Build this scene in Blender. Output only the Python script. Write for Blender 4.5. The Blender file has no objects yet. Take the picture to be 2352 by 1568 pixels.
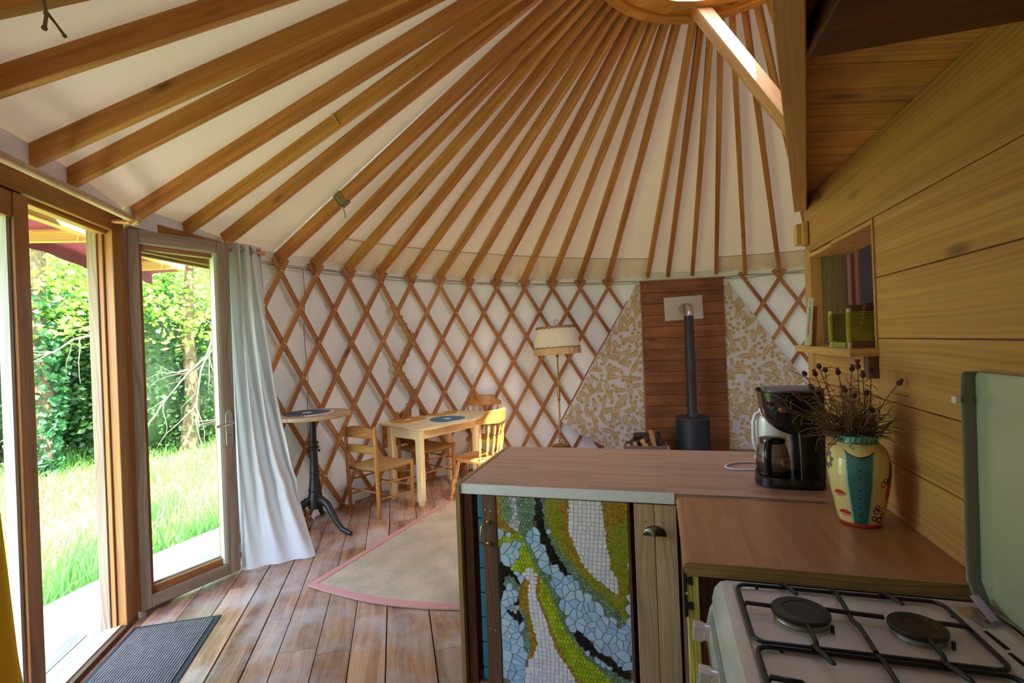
import bpy, math, random
from mathutils import Vector, Matrix
import numpy as np
random.seed(7)
PI = math.pi
C = bpy.context.scene.collection
SC = bpy.context.scene

# ------------------------------------------------------------------ camera, sky, sun, exposure
def look_camera():
    cam = bpy.data.cameras.new('camera'); o = bpy.data.objects.new('camera', cam); C.objects.link(o)
    cam.sensor_width = 36.0; cam.lens = 1147.6/2352*36.0; cam.clip_start = 0.03; cam.clip_end = 200
    yaw, roll = 0.2847, 0.0385
    fwd = Vector((-math.sin(yaw), math.cos(yaw), 0))
    rgt0 = Vector((math.cos(yaw), math.sin(yaw), 0))
    rgt = rgt0*math.cos(roll) - Vector((0, 0, 1))*math.sin(roll)
    up = rgt0*math.sin(roll) + Vector((0, 0, 1))*math.cos(roll)
    m = Matrix((rgt, up, -fwd)).transposed().to_4x4()
    m.translation = Vector((0, 0, 1.58)); o.matrix_world = m
    SC.camera = o
look_camera()

EXPOSURE = 3.0
SUN_DIR = Vector((.463, -.36, 1.0)).normalized()      # towards the sun
w = bpy.data.worlds.new('sky'); SC.world = w; w.use_nodes = True
nt = w.node_tree; nt.nodes.clear()
out = nt.nodes.new('ShaderNodeOutputWorld'); bg = nt.nodes.new('ShaderNodeBackground')
sky = nt.nodes.new('ShaderNodeTexSky'); sky.sky_type = 'NISHITA'; sky.sun_disc = False
sky.sun_elevation = math.asin(SUN_DIR.z); sky.sun_rotation = math.atan2(SUN_DIR.x, SUN_DIR.y)
sky.air_density = 1.0; sky.dust_density = 2.0; sky.ozone_density = 1.0
bg.inputs['Strength'].default_value = 0.42
nt.links.new(sky.outputs[0], bg.inputs[0]); nt.links.new(bg.outputs[0], out.inputs[0])
sl = bpy.data.lights.new('sun', 'SUN'); sl.energy = 7.5; sl.angle = math.radians(0.55); sl.color = (1.0, 0.94, 0.86)
so = bpy.data.objects.new('sun', sl); C.objects.link(so)
so.rotation_euler = SUN_DIR.to_track_quat('Z', 'Y').to_euler(); so.location = SUN_DIR*30

def portal(name, loc, direction, sx, sy):
    l = bpy.data.lights.new(name, 'AREA'); l.shape = 'RECTANGLE'; l.size = sx; l.size_y = sy
    l.cycles.is_portal = True
    o = bpy.data.objects.new(name, l); C.objects.link(o); o.location = loc
    o.rotation_euler = Vector(direction).to_track_quat('-Z', 'Y').to_euler()
portal('door_portal', (-2.80, 1.40, 1.2), (0.869, 0.494, 0), 1.7, 2.4)
portal('side_portal', (-3.26, 2.75, 1.2), (1, -.15, 0), 1.1, 2.4)
portal('crown_portal', (0.50, 3.36, 4.32), (0, 0, -1), 1.7, 1.7)
vs = SC.view_settings
SC.display_settings.display_device = 'sRGB'
vs.view_transform = 'Standard'; vs.look = 'None'; vs.gamma = 1.0; vs.use_curve_mapping = False
vs.exposure = EXPOSURE
SC.cycles.use_denoising = True
SC.cycles.max_bounces = 14; SC.cycles.diffuse_bounces = 8; SC.cycles.transparent_max_bounces = 16
SC.cycles.glossy_bounces = 4; SC.cycles.transmission_bounces = 6
SC.cycles.sample_clamp_indirect = 6.0; SC.cycles.caustics_reflective = False; SC.cycles.caustics_refractive = False

# ------------------------------------------------------------------ helpers
LOC = {}
def V3(*a): return Vector(a)
def lin(h):
    c = [int(h[i:i+2], 16)/255 for i in (0, 2, 4)]
    return tuple(x/12.92 if x <= .04045 else ((x+.055)/1.055)**2.4 for x in c)

class MB:
    """collects faces with uv (metres along the grain, metres across) and builds ONE mesh object"""
    def __init__(s): s.v = []; s.f = []; s.uv = []; s.m = []; s.cm = 0
    def face(s, idx, uv=None):
        s.f.append(tuple(idx)); s.uv.append(uv or [(0, 0)]*len(idx)); s.m.append(s.cm)
    def add(s, pts):
        b = len(s.v); s.v += [tuple(p) for p in pts]; return b
    def bar(s, p0, p1, w, h, up=(0, 0, 1), w1=None, h1=None):
        """rectangular bar along p0-p1, w across, h along up"""
        p0 = Vector(p0); p1 = Vector(p1); a = (p1-p0); L = a.length; a = a/L
        side = a.cross(Vector(up)).normalized(); u = side.cross(a)
        w1 = w if w1 is None else w1; h1 = h if h1 is None else h1
        o = random.random()*40, random.random()*40
        P = []
        for p, ww, hh in ((p0, w, h), (p1, w1, h1)):
            for sx, sy in ((-1, -1), (1, -1), (1, 1), (-1, 1)):
                P.append(p+side*sx*ww/2+u*sy*hh/2)
        b = s.add(P)
        for i, (c0, c1, wd) in enumerate(((0, 1, w), (1, 2, h), (2, 3, w), (3, 0, h))):
            v0 = o[1]+i*.37
            s.face((b+c0, b+c1, b+4+c1, b+4+c0)[::-1], [(o[0]+L, v0), (o[0]+L, v0+wd), (o[0], v0+wd), (o[0], v0)])
        e = [(o[0], o[1]), (o[0]+w*.1, o[1]+.02), (o[0]+w*.1, o[1]+h), (o[0], o[1]+h)]
        s.face((b, b+1, b+2, b+3), e); s.face((b+7, b+6, b+5, b+4), e)
        return s
    def box(s, x0, x1, y0, y1, z0, z1, axis='x'):
        c = ((x0+x1)/2, (y0+y1)/2, (z0+z1)/2)
        if axis == 'x': return s.bar((x0, c[1], c[2]), (x1, c[1], c[2]), y1-y0, z1-z0)
        if axis == 'y': return s.bar((c[0], y0, c[2]), (c[0], y1, c[2]), x1-x0, z1-z0)
        return s.bar((c[0], c[1], z0), (c[0], c[1], z1), x1-x0, y1-y0, (0, 1, 0))
    def tube(s, pts, rad, n=10, cap=True, sx=1.0):
        pts = [Vector(p) for p in pts]
        if not hasattr(rad, '__len__'): rad = [rad]*len(pts)
        t0 = (pts[1]-pts[0]).normalized()
        ref = Vector((0, 0, 1)) if abs(t0.z) < .9 else Vector((1, 0, 0))
        nrm = t0.cross(ref).normalized(); rings = []; L = 0; o = random.random()*30
        for i, p in enumerate(pts):
            t = (pts[min(i+1, len(pts)-1)]-pts[max(i-1, 0)])
            if t.length < 1e-9: t = t0
            t.normalize()
            nrm = (nrm-t*nrm.dot(t))
            if nrm.length < 1e-6: nrm = t.cross(Vector((1, 0, 0)))
            nrm.normalize(); bi = t.cross(nrm)
            if i: L += (pts[i]-pts[i-1]).length
            rings.append((s.add([p+(nrm*math.cos(2*PI*j/n)*sx+bi*math.sin(2*PI*j/n))*rad[i] for j in range(n)]), L))
        for (b0, l0), (b1, l1) in zip(rings, rings[1:]):
            for j in range(n):
                k = (j+1) % n
                r = max(rad)*6.28/n
                s.face((b0+j, b0+k, b1+k, b1+j), [(o+l0, j*r), (o+l0, j*r+r), (o+l1, j*r+r), (o+l1, j*r)])
        if cap:
            s.face([rings[0][0]+j for j in range(n)][::-1]); s.face([rings[-1][0]+j for j in range(n)])
        return s
    def lathe(s, prof, c=(0, 0, 0), n=24, cap=True, arc=None, off=0.0):
        rings = []; c = Vector(c)
        for r, z in prof:
            rings.append(s.add([c+Vector((r*math.cos(off+2*PI*j/n), r*math.sin(off+2*PI*j/n), z)) for j in range(n)]))
        for i in range(len(rings)-1):
            for j in range(n):
                k = (j+1) % n
                z0, z1 = prof[i][1], prof[i+1][1]
                s.face((rings[i]+j, rings[i]+k, rings[i+1]+k, rings[i+1]+j),
                       [(j/n, z0), ((j+1)/n, z0), ((j+1)/n, z1), (j/n, z1)])
        if cap:
            s.face([rings[0]+j for j in range(n)][::-1], [(math.cos(j), math.sin(j)) for j in range(n)])
            s.face([rings[-1]+j for j in range(n)], [(math.cos(j), math.sin(j)) for j in range(n)])
        return s
    def grid(s, fn, nu, nv, uvs=(1, 1), closed=False):
        b = len(s.v)
        for j in range(nv+1):
            for i in range(nu+1): s.v.append(tuple(fn(i/nu, j/nv)))
        for j in range(nv):
            for i in range(nu):
                q = b+j*(nu+1)+i
                a0, a1, c0, c1 = i/nu*uvs[0], (i+1)/nu*uvs[0], j/nv*uvs[1], (j+1)/nv*uvs[1]
                s.face((q, q+1, q+nu+2, q+nu+1), [(a0, c0), (a1, c0), (a1, c1), (a0, c1)])
        return s
    def prism(s, poly, z0, z1, tr=lambda p: p):
        """2D polygon extruded z0..z1 then mapped by tr(Vector)"""
        n = len(poly); o = random.random()*20
        A = s.add([tr(Vector((x, y, z0))) for x, y in poly]); B = s.add([tr(Vector((x, y, z1))) for x, y in poly])
        ar = sum(poly[i][0]*poly[(i+1) % n][1]-poly[(i+1) % n][0]*poly[i][1] for i in range(n))
        uv = [(o+x, y) for x, y in poly]
        fr = range(n) if ar > 0 else range(n-1, -1, -1)
        s.face([B+i for i in fr], [uv[i] for i in fr]); s.face([A+i for i in fr][::-1], [uv[i] for i in fr][::-1])
        L = 0
        for i in range(n):
            k = (i+1) % n; d = math.hypot(poly[k][0]-poly[i][0], poly[k][1]-poly[i][1])
            q = (A+i, A+k, B+k, B+i); u = [(o+L, 0), (o+L+d, 0), (o+L+d, z1-z0), (o+L, z1-z0)]; L += d
            if ar > 0: s.face(q, u)
            else: s.face(q[::-1], u[::-1])
        return s
    def ball(s, c, r, n=10, m=7, sq=(1, 1, 1)):
        prof = [(max(1e-4, math.sin(PI*i/m)), -math.cos(PI*i/m)) for i in range(m+1)]
        b = len(s.v); s.lathe([(a, z) for a, z in prof], (0, 0, 0), n, False)
        for i in range(b, len(s.v)):
            x, y, z = s.v[i]; s.v[i] = (c[0]+x*r*sq[0], c[1]+y*r*sq[1], c[2]+z*r*sq[2])
        return s
    def build(s, name, mats, parent=None, loc=None, smooth=None, bevel=None, solid=None, subs=0, world=True):
        me = bpy.data.meshes.new(name)
        if parent is not None: off = LOC[parent.name] if world else Vector((0, 0, 0)); mine = Vector((0, 0, 0))
        else: mine = Vector(loc) if loc is not None else Vector((0, 0, 0)); off = mine
        me.from_pydata([(x-off.x, y-off.y, z-off.z) for x, y, z in s.v], [], s.f)
        uvl = me.uv_layers.new(name='UVMap'); flat = []
        for u in s.uv:
            for a in u: flat += [a[0], a[1]]
        uvl.data.foreach_set('uv', flat)
        mats = mats if isinstance(mats, (list, tuple)) else [mats]
        for m in mats: me.materials.append(m)
        me.polygons.foreach_set('material_index', s.m)
        if smooth is not None:
            me.polygons.foreach_set('use_smooth', [True]*len(me.polygons))
            me.set_sharp_from_angle(angle=math.radians(smooth))
        me.update()
        o = bpy.data.objects.new(name, me); C.objects.link(o)
        if parent is not None: o.parent = parent
        else: o.location = mine
        LOC[o.name] = off if (parent is not None and world) else mine
        if solid: md = o.modifiers.new('solid', 'SOLIDIFY'); md.thickness = solid; md.offset = 0
        if bevel: md = o.modifiers.new('bevel', 'BEVEL'); md.width = bevel; md.segments = 2; md.limit_method = 'ANGLE'; md.angle_limit = math.radians(40)
        if subs: md = o.modifiers.new('subd', 'SUBSURF'); md.levels = subs; md.render_levels = subs
        return o

def tag(o, label=None, cat=None, group=None, kind=None):
    if label: o['label'] = label
    if cat: o['category'] = cat
    if group: o['group'] = group
    if kind: o['kind'] = kind
    return o
def thing(name, label, cat, loc=(0, 0, 0), group=None):
    o = bpy.data.objects.new(name, None); C.objects.link(o); o.location = loc; o.empty_display_size = .1
    LOC[o.name] = Vector(loc)
    return tag(o, label, cat, group)
def copy_tree(o, parent=None):
    c = o.copy(); C.objects.link(c)
    if parent is not None: c.parent = parent
    for ch in list(o.children): copy_tree(ch, c)
    return c
def place(o, loc, rz=0): o.location = loc; o.rotation_euler = (0, 0, rz); return o

# ------------------------------------------------------------------ materials
def newmat(name):
    m = bpy.data.materials.new(name); m.use_nodes = True
    nt = m.node_tree; b = nt.nodes['Principled BSDF']; return m, nt, b
def N(nt, t, **k):
    n = nt.nodes.new(t)
    for a, v in k.items(): setattr(n, a, v)
    return n
def plain(name, col, rough=.6, metal=0., spec=.5, bump=0, bscale=200, emit=None, noise=0, nscale=8, coat=0):
    m, nt, b = newmat(name)
    c = lin(col) if isinstance(col, str) else col
    b.inputs['Base Color'].default_value = (*c, 1); b.inputs['Roughness'].default_value = rough
    b.inputs['Metallic'].default_value = metal; b.inputs['Specular IOR Level'].default_value = spec
    if coat: b.inputs['Coat Weight'].default_value = coat; b.inputs['Coat Roughness'].default_value = .08
    if bump or noise:
        tc = N(nt, 'ShaderNodeTexCoord'); 
    if noise:
        n = N(nt, 'ShaderNodeTexNoise'); n.inputs['Scale'].default_value = nscale; n.inputs['Detail'].default_value = 5
        nt.links.new(tc.outputs['Object'], n.inputs['Vector'])
        r = N(nt, 'ShaderNodeMapRange'); r.inputs[1].default_value = .3; r.inputs[2].default_value = .7
        r.inputs[3].default_value = 1-noise; r.inputs[4].default_value = 1+noise*.6
        mx = N(nt, 'ShaderNodeVectorMath', operation='SCALE'); mx.inputs[0].default_value = c
        nt.links.new(n.outputs['Fac'], r.inputs[0]); nt.links.new(r.outputs[0], mx.inputs['Scale'])
        nt.links.new(mx.outputs[0], b.inputs['Base Color'])
    if bump:
        n = N(nt, 'ShaderNodeTexNoise'); n.inputs['Scale'].default_value = bscale; n.inputs['Detail'].default_value = 3
        nt.links.new(tc.outputs['Object'], n.inputs['Vector'])
        bp = N(nt, 'ShaderNodeBump'); bp.inputs['Strength'].default_value = bump; bp.inputs['Distance'].default_value = .004
        nt.links.new(n.outputs['Fac'], bp.inputs['Height']); nt.links.new(bp.outputs[0], b.inputs['Normal'])
    return m
def wood(name, dark, light, rough=.55, gx=1.4, gy=16, knots=.5, vary=.18, wob=.16, contrast=1.0, worn=None, wornamt=.5, spec=.3, coat=0, knotcol=None):
    m, nt, b = newmat(name); L = nt.links
    tc = N(nt, 'ShaderNodeTexCoord'); geo = N(nt, 'ShaderNodeNewGeometry')
    # distort across the grain a little so rings wander
    mp0 = N(nt, 'ShaderNodeMapping'); mp0.inputs['Scale'].default_value = (1.1, 2.5, 1)
    L.new(tc.outputs['UV'], mp0.inputs[0])
    n0 = N(nt, 'ShaderNodeTexNoise'); n0.inputs['Scale'].default_value = 1.0; n0.inputs['Detail'].default_value = 2
    L.new(mp0.outputs[0], n0.inputs['Vector'])
    ad = N(nt, 'ShaderNodeVectorMath', operation='MULTIPLY_ADD'); ad.inputs[1].default_value = (0, wob, 0)
    L.new(n0.outputs['Color'], ad.inputs[0]); L.new(tc.outputs['UV'], ad.inputs[2])
    mp = N(nt, 'ShaderNodeMapping'); mp.inputs['Scale'].default_value = (gx, gy, 1); L.new(ad.outputs[0], mp.inputs[0])
    n1 = N(nt, 'ShaderNodeTexNoise'); n1.inputs['Scale'].default_value = 1.0; n1.inputs['Detail'].default_value = 6
    n1.inputs['Roughness'].default_value = .62; n1.inputs['Distortion'].default_value = .5
    L.new(mp.outputs[0], n1.inputs['Vector'])
    rp = N(nt, 'ShaderNodeValToRGB'); rp.color_ramp.elements[0].position = .36; rp.color_ramp.elements[1].position = .62
    rp.color_ramp.elements[0].color = (*lin(dark), 1); rp.color_ramp.elements[1].color = (*lin(light), 1)
    L.new(n1.outputs['Fac'], rp.inputs[0])
    # fine dark year lines
    mp2 = N(nt, 'ShaderNodeMapping'); mp2.inputs['Scale'].default_value = (gx*.9, gy*7, 1); L.new(ad.outputs[0], mp2.inputs[0])
    n2 = N(nt, 'ShaderNodeTexNoise'); n2.inputs['Scale'].default_value = 1.0; n2.inputs['Detail'].default_value = 3
    L.new(mp2.outputs[0], n2.inputs['Vector'])
    r2 = N(nt, 'ShaderNodeMapRange'); r2.inputs[1].default_value = .35; r2.inputs[2].default_value = .6; r2.inputs[3].default_value = 1-.26*contrast; r2.inputs[4].default_value = 1.05
    L.new(n2.outputs['Fac'], r2.inputs[0])
    sc = N(nt, 'ShaderNodeVectorMath', operation='SCALE'); L.new(rp.outputs[0], sc.inputs[0]); L.new(r2.outputs[0], sc.inputs['Scale'])
    col = sc.outputs[0]
    if knots:
        mk = N(nt, 'ShaderNodeMapping'); mk.inputs['Scale'].default_value = (2.2, 7, 1); L.new(ad.outputs[0], mk.inputs[0])
        vo = N(nt, 'ShaderNodeTexVoronoi'); vo.inputs['Scale'].default_value = 1.0; L.new(mk.outputs[0], vo.inputs['Vector'])
        sp = N(nt, 'ShaderNodeSeparateColor'); L.new(vo.outputs['Color'], sp.inputs[0])
        th = N(nt, 'ShaderNodeMath', operation='LESS_THAN'); th.inputs[1].default_value = knots; L.new(sp.outputs[0], th.inputs[0])
        kr = N(nt, 'ShaderNodeMapRange'); kr.inputs[1].default_value = .05; kr.inputs[2].default_value = .19; kr.inputs[3].default_value = 1; kr.inputs[4].default_value = 0
        L.new(vo.outputs['Distance'], kr.inputs[0])
        mu = N(nt, 'ShaderNodeMath', operation='MULTIPLY'); L.new(kr.outputs[0], mu.inputs[0]); L.new(th.outputs[0], mu.inputs[1])
        mx = N(nt, 'ShaderNodeMix', data_type='RGBA'); L.new(mu.outputs[0], mx.inputs[0]); L.new(col, mx.inputs[6])
        kc = lin(knotcol) if knotcol else tuple(x*.35 for x in lin(dark)); mx.inputs[7].default_value = (*kc, 1)
        col = mx.outputs[2]
    if worn:
        n3 = N(nt, 'ShaderNodeTexNoise'); n3.inputs['Scale'].default_value = 2.6; n3.inputs['Detail'].default_value = 6; n3.inputs['Roughness'].default_value = .65
        L.new(tc.outputs['Object'], n3.inputs['Vector'])
        r3 = N(nt, 'ShaderNodeMapRange'); r3.inputs[1].default_value = .42; r3.inputs[2].default_value = .68; r3.inputs[3].default_value = 0; r3.inputs[4].default_value = wornamt
        L.new(n3.outputs['Fac'], r3.inputs[0])
        mw = N(nt, 'ShaderNodeMix', data_type='RGBA'); L.new(r3.outputs[0], mw.inputs[0]); L.new(col, mw.inputs[6]); mw.inputs[7].default_value = (*lin(worn), 1)
        col = mw.outputs[2]
    # per board variation
    hs = N(nt, 'ShaderNodeHueSaturation')
    rv = N(nt, 'ShaderNodeMapRange'); rv.inputs[3].default_value = 1-vary; rv.inputs[4].default_value = 1+vary
    L.new(geo.outputs['Random Per Island'], rv.inputs[0])
    oi = N(nt, 'ShaderNodeObjectInfo'); ro = N(nt, 'ShaderNodeMapRange'); ro.inputs[3].default_value = 1-vary*.6; ro.inputs[4].default_value = 1+vary*.6
    L.new(oi.outputs['Random'], ro.inputs[0])
    mm = N(nt, 'ShaderNodeMath', operation='MULTIPLY'); L.new(rv.outputs[0], mm.inputs[0]); L.new(ro.outputs[0], mm.inputs[1])
    L.new(mm.outputs[0], hs.inputs['Value']); L.new(col, hs.inputs['Color'])
    rh = N(nt, 'ShaderNodeMapRange'); rh.inputs[3].default_value = .492; rh.inputs[4].default_value = .508; L.new(oi.outputs['Random'], rh.inputs[0]); L.new(rh.outputs[0], hs.inputs['Hue'])
    L.new(hs.outputs[0], b.inputs['Base Color'])
    b.inputs['Roughness'].default_value = rough; b.inputs['Specular IOR Level'].default_value = spec
    if coat: b.inputs['Coat Weight'].default_value = coat; b.inputs['Coat Roughness'].default_value = .15
    bp = N(nt, 'ShaderNodeBump'); bp.inputs['Strength'].default_value = .25; bp.inputs['Distance'].default_value = .002
    L.new(n2.outputs['Fac'], bp.inputs['Height']); L.new(bp.outputs[0], b.inputs['Normal'])
    return m
def cloth(name, col, trans=.2, bump=.15, bscale=60, rough=.9, col2=None, stretch=(1, 1, 1)):
    m, nt, b = newmat(name); L = nt.links; c = lin(col)
    b.inputs['Base Color'].default_value = (*c, 1); b.inputs['Roughness'].default_value = rough; b.inputs['Specular IOR Level'].default_value = .1
    tr = N(nt, 'ShaderNodeBsdfTranslucent'); tr.inputs['Color'].default_value = (*(lin(col2) if col2 else c), 1)
    mx = N(nt, 'ShaderNodeMixShader'); mx.inputs[0].default_value = trans
    o = nt.nodes['Material Output']; L.new(b.outputs[0], mx.inputs[1]); L.new(tr.outputs[0], mx.inputs[2]); L.new(mx.outputs[0], o.inputs['Surface'])
    if bump:
        tc = N(nt, 'ShaderNodeTexCoord'); mp = N(nt, 'ShaderNodeMapping'); mp.inputs['Scale'].default_value = stretch
        L.new(tc.outputs['Object'], mp.inputs[0])
        n = N(nt, 'ShaderNodeTexNoise'); n.inputs['Scale'].default_value = bscale; n.inputs['Detail'].default_value = 3
        L.new(mp.outputs[0], n.inputs['Vector'])
        bp = N(nt, 'ShaderNodeBump'); bp.inputs['Strength'].default_value = bump; bp.inputs['Distance'].default_value = .01
        L.new(n.outputs['Fac'], bp.inputs['Height']); L.new(bp.outputs[0], b.inputs['Normal'])
    return m
def glassmat(name, tint=(1, 1, 1), refl=.08, rough=0.0):
    m, nt, b = newmat(name); L = nt.links; nt.nodes.remove(b)
    tr = N(nt, 'ShaderNodeBsdfTransparent'); tr.inputs[0].default_value = (*tint, 1)
    gl = N(nt, 'ShaderNodeBsdfGlossy'); gl.inputs['Roughness'].default_value = rough
    fr = N(nt, 'ShaderNodeLayerWeight'); fr.inputs[0].default_value = .5; p5 = N(nt, 'ShaderNodeMath', operation='POWER'); p5.inputs[1].default_value = 5; L.new(fr.outputs['Facing'], p5.inputs[0])
    ma = N(nt, 'ShaderNodeMath', operation='MULTIPLY_ADD'); ma.inputs[1].default_value = .48; ma.inputs[2].default_value = .022; L.new(p5.outputs[0], ma.inputs[0])
    mx = N(nt, 'ShaderNodeMixShader'); L.new(ma.outputs[0], mx.inputs[0]); L.new(tr.outputs[0], mx.inputs[1]); L.new(gl.outputs[0], mx.inputs[2])
    L.new(mx.outputs[0], nt.nodes['Material Output'].inputs['Surface']); return m

M = {}
M['rafter'] = wood('rafter_larch', 'A4682E', 'C48848', gx=.9, gy=14, knots=.24, vary=.16, spec=.25, wob=.08, contrast=.5)
M['slat'] = wood('lattice_larch', '9C6238', 'BC8252', gx=1.0, gy=24, knots=.12, vary=.2)
M['floor'] = wood('floor_larch', '7E4E34', 'B48464', gx=1.3, gy=12, knots=.3, vary=.16, worn='B4A8A0', wornamt=.75, rough=.5, spec=.4)
M['pine'] = wood('wall_spruce', 'A87440', 'BC8A4E', gx=.5, gy=14, contrast=.8, knots=.42, vary=.10, rough=.5, knotcol='5A3818', wob=.05)
M['pine_beam'] = wood('beam_spruce', 'B8864E', 'D4A466', gx=.7, gy=12, knots=.15, vary=.06, wob=.10)
M['pine_dark'] = wood('ceiling_spruce', 'B4803E', 'D6A256', gx=.6, gy=12, knots=.2, vary=.14, wob=.06, worn='6E563C', wornamt=.6)
M['joist'] = wood('dark_joist', '4A2A18', '6A3E22', knots=0)
M['doorwood'] = wood('door_frame_wood', '8A5A2C', 'A8733C', gx=1.0, gy=24, knots=0, vary=.08, rough=.4, spec=.4)
M['doorgrey'] = wood('weathered_door_wood', '7A6456', '94806E', gx=1.0, gy=24, knots=0, vary=.06)
M['greywood'] = wood('grey_weathered_wood', '9A958E', 'BEBAB2', gx=1.0, gy=20, knots=.05, vary=.1)
M['stoveboard'] = wood('red_larch_cladding', '84502E', 'A46A40', gx=1.2, gy=9, knots=.4, vary=.26, spec=.35, wob=.08, worn='5E3822', wornamt=.5)
M['oldpine'] = wood('chair_pine', 'A86A2C', 'CE9048', gx=2, gy=30, knots=.1, vary=.06, rough=.4, spec=.5)
M['rushchair'] = wood('rush_chair_wood', '9A642C', 'BE8844', gx=2, gy=30, knots=0, vary=.06, rough=.45)
M['tablewood'] = wood('pale_table_pine', 'DCC292', 'EAD6AA', contrast=.5, gx=2, gy=18, knots=.06, vary=.05, rough=.35, spec=.5)
M['dropleaf'] = wood('drop_leaf_pine', 'A46A34', 'C4884C', gx=2, gy=12, knots=.2, vary=.05)
M['bistrotop'] = wood('weathered_table_boards', 'A88660', 'CDB08A', gx=2, gy=22, knots=.1, vary=.12)
M['ply'] = wood('plywood_edge', '8E6E42', 'AE9060', gx=.4, gy=90, knots=0, vary=.03)
M['darkwood'] = wood('dark_brown_wood', '5A3F2C', '765640', gx=1, gy=22, knots=0, vary=.05)
M['oak'] = wood('cabinet_oak', 'B09468', 'CCB48A', gx=1.2, gy=18, knots=0, vary=.08)
M['canvas'] = cloth('cream_canvas', 'DACDB4', trans=.009, bump=.10, bscale=2.2, col2='F0DDB8')
M['liner'] = cloth('liner_cloth', 'F0E8D6', trans=.25, bump=.10, bscale=3, col2='F4E8D0')
M['wallcanvas'] = cloth('wall_canvas', 'E6DFDB', trans=.02, bump=.12, bscale=2.6, stretch=(1, 1, .5))
M['curtain'] = cloth('grey_curtain_cloth', 'D6D6D8', trans=.16, bump=.05, bscale=300)
M['ochre'] = cloth('ochre_curtain_cloth', 'A8781E', trans=.12, bump=.05, bscale=300)
M['maroon'] = cloth('maroon_awning_cloth', '64343A', trans=.10, bump=.05, bscale=30, col2='703434')
M['steel'] = plain('steel', 'C8C8C8', .25, 1)
M['bolt'] = plain('bolt_zinc', 'D8D8D4', .3, 1)
M['wire'] = plain('galvanised_cable', '8A8A80', .45, .7)
M['rope'] = plain('jute_rope', '8A7A54', .9)
M['black_iron'] = plain('black_iron', '23211F', .42, .3, .5, bump=.15, bscale=90)
M['stove'] = plain('stove_black', '3C3E46', .5, .4)
M['brass'] = plain('brass', 'C8A45A', .25, 1)
M['brassdull'] = plain('aged_brass', 'A98A52', .35, 1)
M['white'] = plain('white_laminate', 'DCE2E0', .45)
M['enamel'] = plain('white_enamel', 'C4BEBE', .16, 0, .5, coat=.5)
M['black'] = plain('black_plastic', '0C0C0D', .25, 0, .4, coat=.25)
M['blackenamel'] = plain('black_enamel', '141213', .35, 0, .5)
M['glass'] = glassmat('window_glass', (.96, .98, .96))
M['void'] = plain('dark_gap', '0A0908', .9)
# ------------------------------------------------------------------ the yurt: numbers
R = 4.05; CEN = Vector((0.8578, 3.2720, 0)); CROWN = Vector((.50, 3.36, 0)); APEX = 4.50; RC = .84
def phi(k): return 3.0483-.0999*k
def kof(p): return (3.0483-(math.atan2(p[1]-CEN.y, p[0]-CEN.x) % (2*PI)))/.0999
def cyl(k, z, r=R): return Vector((CEN.x+r*math.cos(phi(k)), CEN.y+r*math.sin(phi(k)), z))
def rowz(r): return 2.27984-.31793*r
ORD = 'zeroth first second third fourth fifth sixth seventh eighth ninth tenth eleventh twelfth thirteenth fourteenth fifteenth sixteenth'.split()
DA = Vector((-3.015, 2.156, 0)); DD = Vector((.494, -.869, 0)).normalized(); DN = Vector((-.869, -.494, 0)).normalized()   # door plane: along, outward
def door(s, off, z): return DA+DD*s+DN*off+Vector((0, 0, z))
BD = Vector((-.494, .869, 0)).normalized(); BN = Vector((.869, .494, 0)).normalized()      # floor boards: along, across

# ------------------------------------------------------------------ floor
mb = MB()
edges = [-.95, -.785, -.65, -.455, -.28, -.1, .145, .33]
rg = random.Random(3)
while edges[0] > -5.4: edges.insert(0, edges[0]-rg.choice([.165, .18, .2, .15, .19]))
while edges[-1] < 7.5: edges.append(edges[-1]+rg.choice([.165, .18, .2, .22, .19]))
cn = CEN.dot(BN); cd = CEN.dot(BD); rr = R+.14
for e0, e1 in zip(edges, edges[1:]):
    far = max(abs(e0-cn), abs(e1-cn))
    if far >= rr: continue
    h = math.sqrt(rr*rr-far*far); a0, a1 = cd-h, cd+h
    g = rg.choice([.005, .006, .008, .011]); cuts = [a0]
    if abs(e0+.455) < .01: cuts += [2.76]
    elif abs(e0-.145) < .01: cuts += [2.62]
    elif abs(e0+.65) < .01: cuts += [2.83]
    else:
        q = a0+rg.uniform(.8, 3.2)
        while q < a1-.6: cuts.append(q); q += rg.uniform(2.0, 3.6)
    cuts.append(a1); mid = (e0+e1)/2
    for c0, c1 in zip(cuts, cuts[1:]):
        if c1-c0 < .05: continue
        p0 = BN*mid+BD*(c0+.0015)+Vector((0, 0, -.0125)); p1 = BN*mid+BD*(c1-.0015)+Vector((0, 0, -.0125))
        mb.bar(p0, p1, e1-e0-g, .025)
floor = mb.build('floor', M['floor'], loc=(0, 0, 0)); tag(floor, kind='structure')
mb = MB(); mb.lathe([(R-.02, -.06), (R-.02, -.03)], (CEN.x, CEN.y, 0), 64)
tag(mb.build('floor_subfloor', M['void'], loc=(0, 0, 0)), kind='structure')

# ------------------------------------------------------------------ canvas wall and roof
K0, K1 = -2.15, -2.15+62.9-4.6            # canvas leaves the doorway free
def kdoor(s): return kof(door(s, 0, 0))
ka = -1.40; kb = kdoor(1.62)-2*PI/.0999*0
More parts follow.
